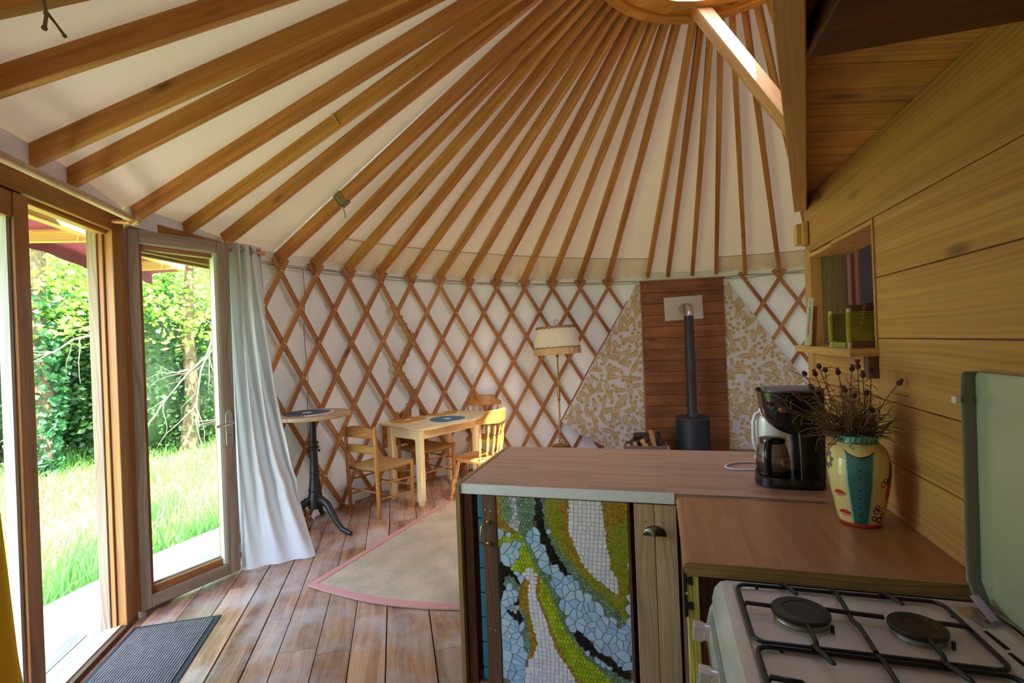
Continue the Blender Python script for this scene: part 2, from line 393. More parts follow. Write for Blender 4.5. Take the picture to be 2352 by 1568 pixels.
# wall runs from ka (right of the door) around to the left side of the door
kend = kb+2*PI/.0999 if kb < ka else kb
mb = MB()
def wallfn(a, b):
    k = ka+a*(kend-ka); z = -.02+b*2.50
    wr = .012*math.sin(k*2.3+1.0)+.006*math.sin(k*7.1+b*3)
    return cyl(k, z, R+.045+wr)
mb.grid(wallfn, 300, 14, (25, 2.4))
tag(mb.build('wall_canvas', M['wallcanvas'], loc=(0, 0, 0), smooth=180), kind='structure')
SL = (APEX-2.34)/4.0
def roofpt(k, t, dz=0):
    """t 0 at the wall ring, 1 at the crown"""
    b = cyl(k, 2.34, R+.03); d = Vector((b.x-CROWN.x, b.y-CROWN.y, 0)).normalized()
    c = CROWN+d*RC+Vector((0, 0, APEX-SL*RC)); p = b.lerp(c, t); p.z += dz; return p
mb = MB()
def rooffn(a, b):
    k = a*2*PI/.0999; frac = (k % 1.0)
    return roofpt(k, -.06+1.06*b, .128+.012*math.sin(k*.9)*math.sin(b*4)*(1-b))
mb.grid(rooffn, 252, 24, (25, 4))
tag(mb.build('ceiling_canvas', M['canvas'], loc=(0, 0, 0), smooth=180), kind='structure')

# gathered liner flap hanging below the roof canvas, behind the rafters
def flap(k0, k1, t1, label, slack):
    mb = MB()
    def fn(a, b):
        k = k0+a*(k1-k0); g = (1-b)*.020*math.sin(k*24+b*7)+.01*math.sin(k*9+b*5)*(1-b)
        tt = t1+slack*math.sin(a*PI)*.02
        return roofpt(k, -.015+tt*b, .104+.004+g*.5-.02*math.sin(PI*b)-.055*max(0, 1-b*6))
    mb.grid(fn, int((k1-k0)*26), 10, (k1-k0, .4))
    pts = [fn(i/60, 1)+Vector((0, 0, -.004)) for i in range(61)]
    o = thing('canvas_liner', label, 'fabric', pts[30])
    mb.build('liner_cloth', M['liner'], o, smooth=180)
    m2 = MB(); m2.tube(pts, .0035, 5); m2.build('hem_cord', M['wire'], o, smooth=60)
flap(1.0, 12.4, .115, 'gathered cream cloth flap under the roof, from grey curtain to stove board', 1)
flap(14.7, 22, .10, 'smooth cream cloth flap under the roof, right of the stove board', -.5)

# crown ring
mb = MB(); zc = APEX-SL*RC
n = 28
for i in range(n):
    a0, a1 = 2*PI*i/n, 2*PI*(i+1)/n
    p0 = CROWN+Vector((math.cos(a0)*(RC-.03), math.sin(a0)*(RC-.03), zc+.07)); p1 = CROWN+Vector((math.cos(a1)*(RC-.03), math.sin(a1)*(RC-.03), zc+.07))
    mb.bar(p0, p1, .07, .20)
    pts4 = [(r_*math.cos(a_), r_*math.sin(a_)) for r_, a_ in ((.62, a0), (RC-.05, a0), (RC-.05, a1), (.62, a1))]
    mb.prism(pts4, zc+.0, zc+.05, lambda p: CROWN+p)  # inner boards added to narrow the opening and let less light in
tag(mb.build('crown_ring', M['rafter'], loc=(CROWN.x, CROWN.y, zc)), 'round wooden crown ring where all the roof rafters meet', 'crown ring')

mb = MB(); mb.lathe([(RC-.02, zc+.17), (RC-.03, zc+.22), (.70, zc+.34), (.5, zc+.43), (.25, zc+.48), (.01, zc+.5)], CROWN, 40, cap=False)
md_, ntd, bd_ = newmat('dimming_tint'); ntd.nodes.remove(bd_); td = N(ntd, 'ShaderNodeBsdfTransparent'); td.inputs[0].default_value = (.74, .74, .76, 1); ntd.links.new(td.outputs[0], ntd.nodes['Material Output'].inputs['Surface'])
tag(mb.build('dimming_dome', md_, loc=(CROWN.x, CROWN.y, zc+.2), smooth=60), 'unseen dome added over the round crown opening, tinted to dim the light', 'dimming dome')  # dome added out of view, its tint cuts the light through the crown
# dark fascia closing the gap between door head and roof
mb = MB()
mb.bar(DA+DD*-.10+DN*.03+Vector((0, 0, 2.47)), DA+DD*1.75+DN*.03+Vector((0, 0, 2.47)), .04, .22)
mb.bar(Vector((-3.07, 2.26, 2.47)), cyl(-1.30, 2.47, R+.05), .04, .20)
tag(mb.build('trim_7', M['wallcanvas'], loc=DA+Vector((0, 0, 2.4))), kind='structure')
# rafters
def rafter_ends(k, zb=2.34, r0=R-.01):
    b = cyl(k, zb, r0); d = Vector((b.x-CROWN.x, b.y-CROWN.y, 0)).normalized()
    c = CROWN+d*(RC-.005)+Vector((0, 0, zc)); return b, c
def make_rafter(k, label, zb=2.34, r0=R-.01, wd=.046, ht=.098):
    b, c = rafter_ends(k, zb, r0); a = (c-b).normalized(); side = a.cross(Vector((0, 0, 1))).normalized(); up = side.cross(a)
    mb = MB(); mb.bar(b+up*ht/2, c+up*ht/2, wd, ht)
    o = mb.build('rafter', M['rafter'], loc=b, bevel=.003)
    return tag(o, label, 'rafter', 'roof rafters')
for k, lb in ((-7.72, 'roof rafter crossing the upper left corner of the photo'),
              (-6.68, 'roof rafter left of the curtain rod, below the dangling twig'),
              (-5.40, 'roof rafter ending above the left end of the wooden curtain rod'),
              (-4.72, 'roof rafter ending above the middle of the wooden curtain rod'),
              (-3.36, 'roof rafter ending at the right end of the wooden curtain rod'),
              (-2.32, 'roof rafter ending above the hinged side of the open door leaf'),
              (-1.44, 'roof rafter ending above the handle side of the open door leaf')):
    make_rafter(k, 'reddish '+lb, 2.42 if k < -2 else 2.40, R-.05)
make_rafter(-8.7, 'reddish roof rafter beyond the upper left corner', 2.42, R-.05); make_rafter(-9.7, 'reddish roof rafter two beyond the upper left corner', 2.42, R-.05)
for k in range(12):
    lb = 'reddish roof rafter with a rope wound round it, just right of the grey curtain' if k == 0 else 'reddish roof rafter on the lattice, %s to the right of the rope-wound rafter' % ORD[k]
    make_rafter(k, lb)
for i, k in enumerate((12.38, 13.06, 13.86, 14.62)):
    make_rafter(k, 'reddish roof rafter above the stove board, %s of four from the left' % ORD[i+1], 2.385, R-.02)
for i, k in enumerate((15.51, 16.51)):
    make_rafter(k, 'reddish roof rafter right of the stove board, %s from it' % ORD[i+1])
for i, k in enumerate((17.51, 18.51, 19.51)):
    make_rafter(k, 'reddish roof rafter partly behind the bright strut, %s past the plank partition corner' % ORD[i+1])
# rope on the first rafter, splice block on another
b, c = rafter_ends(0); ax = (c-b).normalized(); sd = ax.cross(Vector((0, 0, 1))).normalized(); up = sd.cross(ax)
mb = MB()
for j in range(5):
    q = b+ax*(.80+j*.016+random.uniform(-.002, .002)); hw, h0, h1 = .029, -.006, .104
    mb.tube([q+sd*hw+up*h0, q+sd*hw+up*h1, q-sd*hw+up*h1+ax*.01, q-sd*hw+up*h0+ax*.012, q+sd*hw+up*h0+ax*.014], .0065, 6)
q = b+ax*.80
mb.tube([q-sd*.02-up*.006, q-sd*.03-up*.05-ax*.02, q-sd*.02-up*.09-ax*.03], .004, 5)
tag(mb.build('rope_lashing', M['rope'], loc=b+ax*.83, smooth=60), 'greenish rope wound several turns round the rafter beside the grey curtain', 'rope')
b, c = rafter_ends(-2.32, 2.42, R-.05); ax = (c-b).normalized(); sd = ax.cross(Vector((0, 0, 1))).normalized(); up = sd.cross(ax)
mb = MB(); q = b+ax*1.30+sd*.026; mb.bar(q-up*.0, q+up*.098, .012, .008, ax)
tag(mb.build('wood_shim', M['bistrotop'], loc=q), 'small pale wooden shim stuck upright on the side of a rafter', 'shim')

# tension cables along the wall top
o = thing('tension_cable', 'thin grey steel cables strung along the top of the lattice wall', 'cable', cyl(6, 2.34, R-.02))
for z0, amp, r_ in ((2.335, .010, R+.012), (2.322, -.008, R+.015), (2.35, .006, R+.018)):
    mb = MB(); mb.tube([cyl(k/4, z0+amp*math.sin(PI*((k/4) % 1))*(1 if int(k/4) % 2 else -1), r_) for k in range(-6, 90)], .0035, 5)
    mb.build('cable_strand', M['wire'], o, smooth=60)
p = cyl(7.65, 2.335, R-.005); q = cyl(8.15, 2.33, R-.005)
o = thing('turnbuckle', 'small steel turnbuckle tightening the wall cable above the lamp side of the table', 'turnbuckle', p)
mb = MB(); mb.tube([p, p.lerp(q, .3)], .006, 8); mb.tube([p.lerp(q, .3), p.lerp(q, .34), p.lerp(q, .66), p.lerp(q, .7)], [.008, .012, .012, .008], 8); mb.tube([p.lerp(q, .7), q], .006, 8); mb.build('screw_body', M['steel'], o, smooth=50)
mb = MB(); mb.tube([q, q+Vector((0, 0, -.03)), q+Vector((.05, 0, -.045))], .003, 6); mb.build('loose_end', M['wire'], o, smooth=60)

# ------------------------------------------------------------------ lattice wall
boltmesh = None
def slat_mb(k0, r0, k1, r1, rad, wd=.047, th=.013, n=9, off=0, bend=0):
    mb = MB(); P = []
    L = math.hypot((k1-k0)*.0999*R, (rowz(r1)-rowz(r0)))
    o = random.random()*30, random.random()*30
    for i in range(n+1):
        t = i/n; k = k0+(k1-k0)*t+off; z = rowz(r0)+(rowz(r1)-rowz(r0))*t
        c = cyl(k, z, rad); tg = Vector((-math.sin(phi(k)), math.cos(phi(k)), 0)); rd = Vector((math.cos(phi(k)), math.sin(phi(k)), 0))
        ax = (tg*(-(k1-k0)*.0999*R)+Vector((0, 0, rowz(r1)-rowz(r0)))).normalized(); sd = ax.cross(rd).normalized()
        P.append(mb.add([c-sd*wd/2-rd*th/2, c+sd*wd/2-rd*th/2, c+sd*wd/2+rd*th/2, c-sd*wd/2+rd*th/2]))
    for i in range(n):
        a, b = P[i], P[i+1]; u0, u1 = o[0]+L*i/n, o[0]+L*(i+1)/n
        for c0, c1, ww in ((0, 1, wd), (1, 2, th), (2, 3, wd), (3, 0, th)):
            mb.face((a+c0, a+c1, b+c1, b+c0), [(u0, o[1]), (u0, o[1]+ww), (u1, o[1]+ww), (u1, o[1])])
    mb.face((P[0]+3, P[0]+2, P[0]+1, P[0])); mb.face((P[n], P[n]+1, P[n]+2, P[n]+3))
    return mb
def bolt_mb(k, r, rad):
    mb = MB(); c = cyl(k, rowz(r), rad); rd = Vector((math.cos(phi(k)), math.sin(phi(k)), 0))
    mb.tube([c, c-rd*.003, c-rd*.007, c-rd*.009], [.0085, .0085, .006, .002], 8); return mb
def lattice(name, label, klo, khi, lo_edge, hi_edge, base):
    """slats between column klo and khi; lo_edge/hi_edge(row) give the zigzag panel limits"""
    o = thing(name, label, 'lattice wall', cyl((klo+khi)/2, 0, R))
    rmax = 7.0
    for q in np.arange(base, base+40, 1.0)-8:
        for sgn, rad in ((1, R-.008), (-1, R-.024)):
            # row coordinate r -> column k = q + sgn*r*.5
            rs = [r for r in np.arange(0, rmax+.01, .5) if lo_edge(r)-.02 <= q+sgn*r*.5 <= hi_edge(r)+.02]
            if len(rs) < 2: continue
            r0, r1 = rs[0]-.34, min(rs[-1]+.22, 7.16)
            slat_mb(q+sgn*r0*.5, r0, q+sgn*r1*.5, r1, rad).build('slat', M['slat'], o)
    for r in range(0, 8):
        kk = base+(.5 if r % 2 else 0)-8
        while kk < khi+1:
            if lo_edge(r)-.02 <= kk <= hi_edge(r)+.02 and klo <= kk <= khi: bolt_mb(kk, r, R-.031).build('bolt', M['bolt'], o, smooth=50)
            kk += 1
    return o
zig = lambda r: 3.5+.5*abs(((r) % 2)-0)*0
def z1(r):   # right limit of first panel: node columns alternate 3.5 / 4 / 3.5 ...
    f = r % 2; f = f if f <= 1 else 2-f
    return 4.0-.5*f if r >= 1 else 3.0+.5*r
def z0(r):
    f = r % 2; f = f if f <= 1 else 2-f
    return 4.0-.5*f
lattice('lattice_wall', 'larch lattice wall panel between the grey curtain and the lashed joint', -1.6, 4, lambda r: -1.6, z1, 0)
lattice('lattice_wall', 'larch lattice wall panel between the lashed joint and the left floral cloth', 3.4, 12.2, z0, lambda r: 11.6 if r > .6 else 11.0, 0)
lattice('lattice_wall', 'larch lattice wall panel right of the stove, behind the plank partition corner', 15.3, 20.6, lambda r: 15.5, lambda r: 20.5, 15.51)
# doubled slats at the lashed joint and the cord round them
o = thing('lattice_splice', 'short doubled slats lashed with cord where two lattice panels meet', 'lashing', cyl(3.7, 1.2, R-.04))
segs = []
for r0 in range(1, 7):
    ka_, kb_ = (3.5, 4.0) if r0 % 2 else (4.0, 3.5)
    rad = R-.036 if r0 % 2 else R-.045
    ext = .22
    slat_mb(ka_+(ka_-kb_)*ext-.115, r0-ext, kb_+(kb_-ka_)*ext-.115, r0+1+ext, rad, n=3).build('slat', M['slat'], o)
    segs.append((ka_, r0, kb_, r0+1, rad))
mb = MB()
for ka_, r0, kb_, r1, rad in segs:
    pts = []
    for i in range(41):
        t = .06+.88*i/40; a = t*2*PI*4; k = ka_+(kb_-ka_)*t-.06; z = rowz(r0+(r1-r0)*t); c = cyl(k, z, rad+.008)
        tg = Vector((-math.sin(phi(k)), math.cos(phi(k)), 0)); rd = Vector((math.cos(phi(k)), math.sin(phi(k)), 0))
        ax = (tg*(-(kb_-ka_)*.0999*R)+Vector((0, 0, rowz(r1)-rowz(r0)))).normalized(); sd = ax.cross(rd).normalized()
        pts.append(c+sd*.052*math.cos(a)+rd*.024*math.sin(a))
    mb.tube(pts, .0035, 5)
mb.build('cord', M['rope'], o, smooth=60)
# ------------------------------------------------------------------ plank partition, mezzanine boards, beams
UW = .765
VB, VF = -.9, 2.925               # near and far ends of the partition
rows = [(2.268, 1.9815), (1.9815, 1.7616), (1.7616, 1.5418), (1.5418, 1.322), (1.322, 1.1116), (1.1116, .90), (.90, .69), (.69, .47), (.47, .25), (.25, 0.0)]
W0, W1, WZ0, WZ1 = 2.122, 2.885, 1.505, 1.957     # window opening in the partition
mb = MB()
for z1_, z0_ in rows:
    g = .0025; spans = [(VB, VF)]
    if z1_ > 2.0: spans = [(VB, 2.99)]
    elif z0_ >= 1.5: spans = [(VB, W0)]
    elif z1_ > 1.5: spans = [(VB, W0), (W0, VF)]
    for a, b_ in spans:
        zt = z1_-g
        if z1_ > 1.5 and z1_ < 1.6 and a == W0: zt = WZ0-.03
        mb.bar((UW+.012, a, (z0_+zt)/2), (UW+.012, b_-.001, (z0_+zt)/2), .024, zt-z0_-.0)
tag(mb.build('wall_right', M['pine'], loc=(UW, 1, 0), bevel=.003), kind='structure')
mb = MB()
for z1_, z0_ in rows: mb.bar((-.35, VB-.012, (z0_+z1_-.0025)/2), (UW, VB-.012, (z0_+z1_-.0025)/2), .024, z1_-.0025-z0_)
tag(mb.build('wall_unseen_blocker', M['pine'], loc=(.2, VB, 1), bevel=.003), kind='structure')  # unseen planks added behind the camera to keep bounced light off the kitchen
# far stud and head trim round the opening
mb = MB(); mb.box(UW-.004, UW+.045, W1, 2.995, 1.30, 2.0, 'z'); tag(mb.build('trim_1', M['pine'], loc=(UW, 2.94, 1.5), bevel=.002), kind='structure')
mb = MB(); mb.box(UW-.006, UW+.16, W0, 2.56, WZ1, WZ1+.018, 'y'); mb.box(UW-.010, UW+.16, 2.56, W1+.01, WZ1-.008, WZ1+.012, 'y'); tag(mb.build('trim_2', M['pine_beam'], loc=(UW, 2.4, WZ1), bevel=.002), kind='structure')
mb = MB(); mb.box(UW-.006, UW+.10, W0-.012, W0+.002, WZ0, WZ1+.02, 'z'); tag(mb.build('trim_3', M['pine'], loc=(UW, W0, 1.6), bevel=.0015), kind='structure')
# room behind the opening
mb = MB(); mb.box(UW+.045, UW+.150, W1+.0, W1+.03, 1.44, 1.965, 'z'); tag(mb.build('trim_5', wood('olive_plank', '6E6442', '86784C', knots=.1), loc=(UW+.2, W1, 1.4)), kind='structure')
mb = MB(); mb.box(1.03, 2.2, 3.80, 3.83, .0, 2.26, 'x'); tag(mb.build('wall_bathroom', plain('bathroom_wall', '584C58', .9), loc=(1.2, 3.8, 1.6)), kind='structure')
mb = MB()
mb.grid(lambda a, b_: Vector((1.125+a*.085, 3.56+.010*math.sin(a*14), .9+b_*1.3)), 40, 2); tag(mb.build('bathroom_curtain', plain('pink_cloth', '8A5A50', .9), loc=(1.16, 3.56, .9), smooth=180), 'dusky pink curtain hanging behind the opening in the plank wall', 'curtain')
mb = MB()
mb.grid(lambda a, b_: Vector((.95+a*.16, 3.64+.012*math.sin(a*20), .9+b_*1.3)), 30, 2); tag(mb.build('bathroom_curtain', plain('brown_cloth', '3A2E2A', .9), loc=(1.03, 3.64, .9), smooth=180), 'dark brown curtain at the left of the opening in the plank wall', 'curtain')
# shelf in the opening
t = thing('niche_shelf', 'pine shelf board under the opening in the plank wall', 'shelf', (UW-.05, 2.4, 1.475))
mb = MB(); mb.box(UW-.095, UW+.10, W0-.02, 2.86, 1.475, 1.505, 'y'); mb.build('board', M['pine_beam'], t, bevel=.002)
mb = MB(); mb.box(UW-.035, UW, W0-.012, W0+.03, 1.395, 1.475, 'z'); mb.build('bracket', M['darkwood'], t, bevel=.002)
# corner block on the stud head
mb = MB(); mb.box(UW-.05, UW-.006, 2.93, 2.995, 2.03, 2.135, 'z'); mb.box(UW-.028, UW-.004, 2.9, 2.96, 2.02, 2.14, 'z')
tag(mb.build('corner_block', M['pine_beam'], loc=(UW-.03, 2.96, 2.03), bevel=.002), 'small pine block nailed at the top corner of the plank wall', 'wood block')
# edge beam, mezzanine boards, joist
ZB = 2.2014
bv = Vector((.247, .969, 0)).normalized(); e1 = Vector((.768, 2.935, ZB)); side = Vector((-bv.y, bv.x, 0))
mb = MB(); c0 = e1-bv*4.2+side*.03; c1 = e1+side*.03
mb.bar(c0+Vector((0, 0, .075)), c1+Vector((0, 0, .075)), .058, .15)
tag(mb.build('edge_beam', M['pine_beam'], loc=e1, bevel=.003), 'long pine beam running overhead along the edge of the loft boards', 'beam')
mb = MB(); bx = Vector((.96, .28, 0)).normalized(); by = Vector((-.28, .96, 0)).normalized()
s0 = Vector((.375, 1.343, 0)).dot(by)
st = [s0-2.2, s0-1.95, s0-1.72, s0-1.48, s0-1.22, s0-.98, s0-.75, s0-.5, s0-.25, s0-.02, s0+.12, s0+.345, s0+.56, s0+.80, s0+1.06, s0+1.3, s0+1.52]
for a, b_ in zip(st, st[1:]):
    def edge(y):
        den = bx.cross(bv).z; return ((Vector((e1.x, e1.y, 0))-by*y).cross(bv)).z/den
    g = .002; xa, xb = edge(a+g), edge(b_-g)
    P4 = [(xa-.01, a+g), (xa+2.2, a+g), (xb+2.2, b_-g), (xb-.01, b_-g)]
    mb.prism(P4, 2.27, 2.292, lambda p: Vector((bx.x*p.x+by.x*p.y, bx.y*p.x+by.y*p.y, p.z)))
tag(mb.build('ceiling_loft_boards', M['pine_dark'], loc=(.8, 1.9, 2.28), bevel=.002), kind='structure')
mb = MB(); mb.box(.345, 1.9, 1.0, 1.275, 2.19, 2.268, 'x')
tag(mb.build('loft_joist', M['joist'], loc=(.8, 1.2, 2.19), bevel=.003), 'dark brown joist crossing under the loft boards', 'joist')
# strut from the crown down to the loft
p0 = Vector((.33, 4.13, 4.19)); p1 = Vector((1.28, 3.69, 2.31))
STRUT = (p0, p1)
ax = (p1-p0).normalized(); cp = Vector((-.13, -.87, -.47)); cp = (cp-ax*cp.dot(ax)).normalized(); tq = ax.cross(cp)
if tq.dot(SUN_DIR) < 0: tq = -tq
mb = MB(); mb.bar(p0, p1, .10, .10, (cp*.75+tq*.66)); tag(mb.build('crown_strut', M['pine_beam'], loc=p1, bevel=.003), 'pale squared strut sloping from the crown ring down behind the loft beam', 'strut')
# ------------------------------------------------------------------ doorway
def dbox(mb, s0, s1, o0, o1, z0, z1, axis='z'):
    c = lambda s, o, z: door(s, o, z)
    if axis == 'z': mb.bar(c((s0+s1)/2, (o0+o1)/2, z0), c((s0+s1)/2, (o0+o1)/2, z1), s1-s0, o1-o0, DN)
    else: mb.bar(c(s0, (o0+o1)/2, (z0+z1)/2), c(s1, (o0+o1)/2, (z0+z1)/2), o1-o0, z1-z0)
t = thing('door_1', None, None, door(.7, .05, 0)); tag(t, kind='structure')
mb = MB(); dbox(mb, -.095, .035, 0, .045, .03, 2.41); dbox(mb, -.095, .050, .045, .07, .03, 2.41); dbox(mb, 1.47, 1.57, 0, .07, .03, 2.41)
mb.build('jamb', M['doorwood'], t, bevel=.004)
mb = MB(); dbox(mb, -.095, 1.57, -.0, .075, 2.31, 2.41, 's'); dbox(mb, .02, 1.5, .03, .08, 2.285, 2.312, 's'); mb.build('header', M['doorwood'], t, bevel=.004)
mb = MB(); dbox(mb, -.06, .06, .07, .12, -.05, 2.36); mb.build('outer_post', M['doorgrey'], t, bevel=.004)
mb = MB(); dbox(mb, -.095, 1.57, .0, .10, -.02, .028, 's'); mb.build('threshold', M['darkwood'], t, bevel=.003)
mb = MB(); dbox(mb, .0, 1.5, .03, .10, .028, .036, 's'); mb.build('threshold_plate', M['white'], t, bevel=.002)
# closed left leaf
t = thing('door_leaf', 'closed glazed door leaf at the far left, left of the doorway', 'door', door(1.05, .03, .03))
mb = MB(); dbox(mb, .725, .815, -.005, .06, .04, 2.30); dbox(mb, 1.38, 1.465, -.005, .06, .04, 2.30); dbox(mb, .815, 1.38, 0, .055, 2.19, 2.30, 's'); dbox(mb, .815, 1.38, 0, .055, .04, .16, 's')
mb.build('leaf_frame', M['doorwood'], t, bevel=.004)
mb = MB(); dbox(mb, .815, .835, .012, .05, .16, 2.19); dbox(mb, 1.36, 1.38, .012, .05, .16, 2.19); mb.build('glazing_bead', M['greywood'], t)
mb = MB(); dbox(mb, .83, 1.365, .030, .033, .16, 2.19); mb.build('glass_pane', M['glass'], t)
# open right leaf
LA = Vector((-3.046, 2.243, 0)); LL = Vector((.233, .972, 0)).normalized(); LN = Vector((.972, -.233, 0)).normalized()
def leaf(s, o, z): return LA+LL*s-LN*o+Vector((0, 0, z))      # o = depth behind the face we see
def lbox(mb, s0, s1, o0, o1, z0, z1, ax='z'):
    if ax == 'z': mb.bar(leaf((s0+s1)/2, (o0+o1)/2, z0), leaf((s0+s1)/2, (o0+o1)/2, z1), s1-s0, o1-o0, LN)
    else: mb.bar(leaf(s0, (o0+o1)/2, (z0+z1)/2), leaf(s1, (o0+o1)/2, (z0+z1)/2), o1-o0, z1-z0)
t = thing('door_leaf', 'open glazed door leaf with lever handle swung in beside the grey curtain', 'door', leaf(.3, .03, .03))
FZ0, FZ1 = .035, 2.355
mb = MB(); lbox(mb, 0, .062, 0, .03, FZ0, FZ1); lbox(mb, .537, .622, 0, .03, FZ0, FZ1); lbox(mb, .062, .537, 0, .03, FZ1-.075, FZ1, 's'); lbox(mb, .062, .537, 0, .03, FZ0, FZ0+.075, 's')
mb.build('weathered_face', M['doorgrey'], t, bevel=.005)['label'] = 'greyed outer side of the door frame'
mb = MB(); lbox(mb, -.045, .005, .004, .035, FZ0+.01, FZ1-.01); lbox(mb, -.022, .088, .03, .085, FZ0, FZ1); lbox(mb, .525, .61, .03, .085, FZ0, FZ1); lbox(mb, .088, .525, .03, .085, FZ1-.115, FZ1, 's'); lbox(mb, .088, .525, .03, .085, FZ0, FZ0+.12, 's')
mb.build('leaf_frame', M['doorwood'], t, bevel=.004)
mb = MB(); lbox(mb, .515, .535, .008, .05, FZ0+.08, FZ1-.08); lbox(mb, .062, .53, .012, .032, FZ1-.085, FZ1-.074, 's'); lbox(mb, .08, .53, .06, .075, FZ0+.12, FZ0+.13, 's'); lbox(mb, .088, .10, .06, .075, FZ0+.12, FZ1-.115)
mb.build('glazing_bead', plain('pale_bead', 'B8B8A8', .4), t)
mb = MB(); lbox(mb, .09, .53, .055, .058, FZ0+.11, FZ1-.11); mb.build('glass_pane', M['glass'], t)
h = MB(); h.prism([(.552, .93), (.596, .93), (.60, .95), (.60, 1.15), (.585, 1.175), (.563, 1.175), (.548, 1.15), (.548, .95)], -.008, .002, lambda p: leaf(p.x, p.z, p.y)); hp = h.build('handle_plate', M['steel'], t, bevel=.003)
mb = MB(); mb.tube([leaf(.578, -.005, 1.09), leaf(.578, -.045, 1.09), leaf(.572, -.055, 1.09), leaf(.45, -.06, 1.078)], .0095, 10); mb.build('lever', M['steel'], hp, smooth=50)
mb = MB(); mb.tube([leaf(.578, .08, 1.09), leaf(.578, .125, 1.09), leaf(.57, .135, 1.09), leaf(.45, .14, 1.08)], .0095, 10); mb.build('lever', M['steel'], hp, smooth=50)
mb = MB(); mb.tube([leaf(.576, -.012, 1.0), leaf(.576, 0, 1.0)], .009, 10); mb.build('keyhole', M['brass'], hp, smooth=50)
for z in (2.244, 1.532, .816, .10):
    mb = MB(); mb.tube([leaf(-.072, -.012, z-.04), leaf(-.072, -.012, z+.04)], .011, 10); mb.bar(leaf(-.072, -.004, z), leaf(-.04, -.004, z), .006, .05)
    mb.build('hinge', M['steel'], t, smooth=40)
# glazed bay beside the doorway, behind the open leaf
t = thing('window_1', None, None, (-3.14, 2.7, 0)); tag(t, kind='structure')
wa, wb = Vector((-3.09, 2.27, 0)), cyl(-1.40, 0, R+.03)
mb = MB(); mb.bar(wa+Vector((0, 0, 2.33)), wb+Vector((0, 0, 2.33)), .06, .20); mb.bar(wa+Vector((-.03, 0, 2.222)), wb+Vector((-.03, 0, 2.222)), .03, .02); mb.build('head', M['doorwood'], t, bevel=.003)
mb = MB(); mb.bar(wb+Vector((0, 0, -.02)), wb+Vector((0, 0, 2.4)), .06, .07, DN); mb.build('post', M['doorwood'], t, bevel=.003)
mb = MB(); mb.bar(wa+Vector((0, 0, .0)), wb+Vector((0, 0, .0)), .08, .06); mb.build('sill', M['doorgrey'], t, bevel=.003)
# curtain rods
t = thing('curtain_rod', 'thick pale wooden curtain rod over the doorway', 'curtain rod', door(.9, -.10, 2.375))
mb = MB(); mb.tube([door(1.75, -.10, 2.37), door(.06, -.10, 2.378)], .021, 14); mb.build('pole', M['bistrotop'], t, smooth=50)
mb = MB(); mb.tube([door(.06, -.10, 2.378), door(.035, -.10, 2.378), door(.03, -.10, 2.378), door(-.01, -.10, 2.378), door(-.02, -.10, 2.378)], [.021, .028, .034, .03, .012], 14); mb.build('finial', M['bistrotop'], t, smooth=50)
mb = MB(); mb.tube([door(.05, .0, 2.36), door(.05, -.10, 2.352)], .013, 8); mb.tube([door(.05, -.10, 2.352), door(.05, -.128, 2.375), door(.05, -.118, 2.402)], .009, 8); mb.build('bracket', M['oldpine'], t, smooth=50)
t = thing('curtain_rod', 'short wooden curtain rod behind the open door leaf carrying the grey curtain', 'curtain rod', (-3.0, 2.9, 2.335))
r0, r1 = Vector((-3.16, 2.66, 2.335)), Vector((-2.905, 3.19, 2.335))
mb = MB(); mb.tube([r0, r1], .016, 12); mb.build('pole', M['oldpine'], t, smooth=50)
mb = MB(); mb.tube([r0, r0+Vector((-.01, -.02, 0)), r0+Vector((-.02, -.04, 0))], [.02, .026, .01], 12); mb.build('finial', M['oldpine'], t, smooth=50)
# grey curtain
t = thing('door_curtain', 'pale grey eyelet curtain bunched behind the open door leaf', 'curtain', (-2.85, 3.05, 0))
T0, T1 = Vector((-3.005, 2.915, 2.385)), Vector((-2.925, 3.20, 2.375)); B0, B1 = Vector((-2.925, 2.885, .012)), Vector((-2.552, 3.205, .012))
def cfn(a, b):
    e = b**2.0; mid = math.sin(PI*b)
    p = T0.lerp(T1, a).lerp(B0.lerp(B1, a), e); p.z = T0.z*(1-b)+.012*b
    n_ = Vector((.72, -.69, 0)); d_ = Vector((.69, .72, 0))
    amp = .040*(1-b)+.060*b*(.35+.65*mid+.2*(1-b))
    f = math.sin(a*PI*2*(4.2-1.6*b)+.9-1.2*b)
    wav = amp*f*(1 if b < .93 else (1-(b-.93)*6))
    p += n_*wav+d_*.02*math.cos(a*PI*7)*(1-b)
    if .72 < b < .80: p += d_*.012*a*math.sin((b-.72)/.08*PI)
    p += n_*(.05*math.sin(PI*min(1, b*1.3))*math.sin(PI*a)); return p
mb = MB(); mb.grid(cfn, 90, 60, (1.2, 2.3)); mb.build('curtain_cloth', M['curtain'], t, smooth=180)
for a in (.04, .30, .55, .80):
    c = cfn(a, .017); mb = MB(); n_ = Vector((.55, -.84, 0)); s_ = Vector((.84, .55, 0)); c.z = 2.335
    mb.tube([c+(s_*math.cos(q*PI/8)+Vector((0, 0, 1))*math.sin(q*PI/8))*.028 for q in range(17)], .006, 6); mb.build('eyelet', M['steel'], t, smooth=60)
# ochre curtain at the near side of the doorway
def ofn(a, b):
    z = 2.33*(1-b)+.01*b
    s0 = 1.12+max(0, (z-.35))*.095-.09*max(0, .5-z)
    s = s0+a*.30; return door(s, -.16+.035*math.sin(a*19+b*1.5), z)
mb = MB(); mb.grid(ofn, 50, 30, (1, 2.3)); tag(mb.build('door_curtain', M['ochre'], loc=door(1.25, -.16, 0), smooth=180), 'ochre yellow curtain at the bottom left corner, left of the closed door leaf', 'curtain')
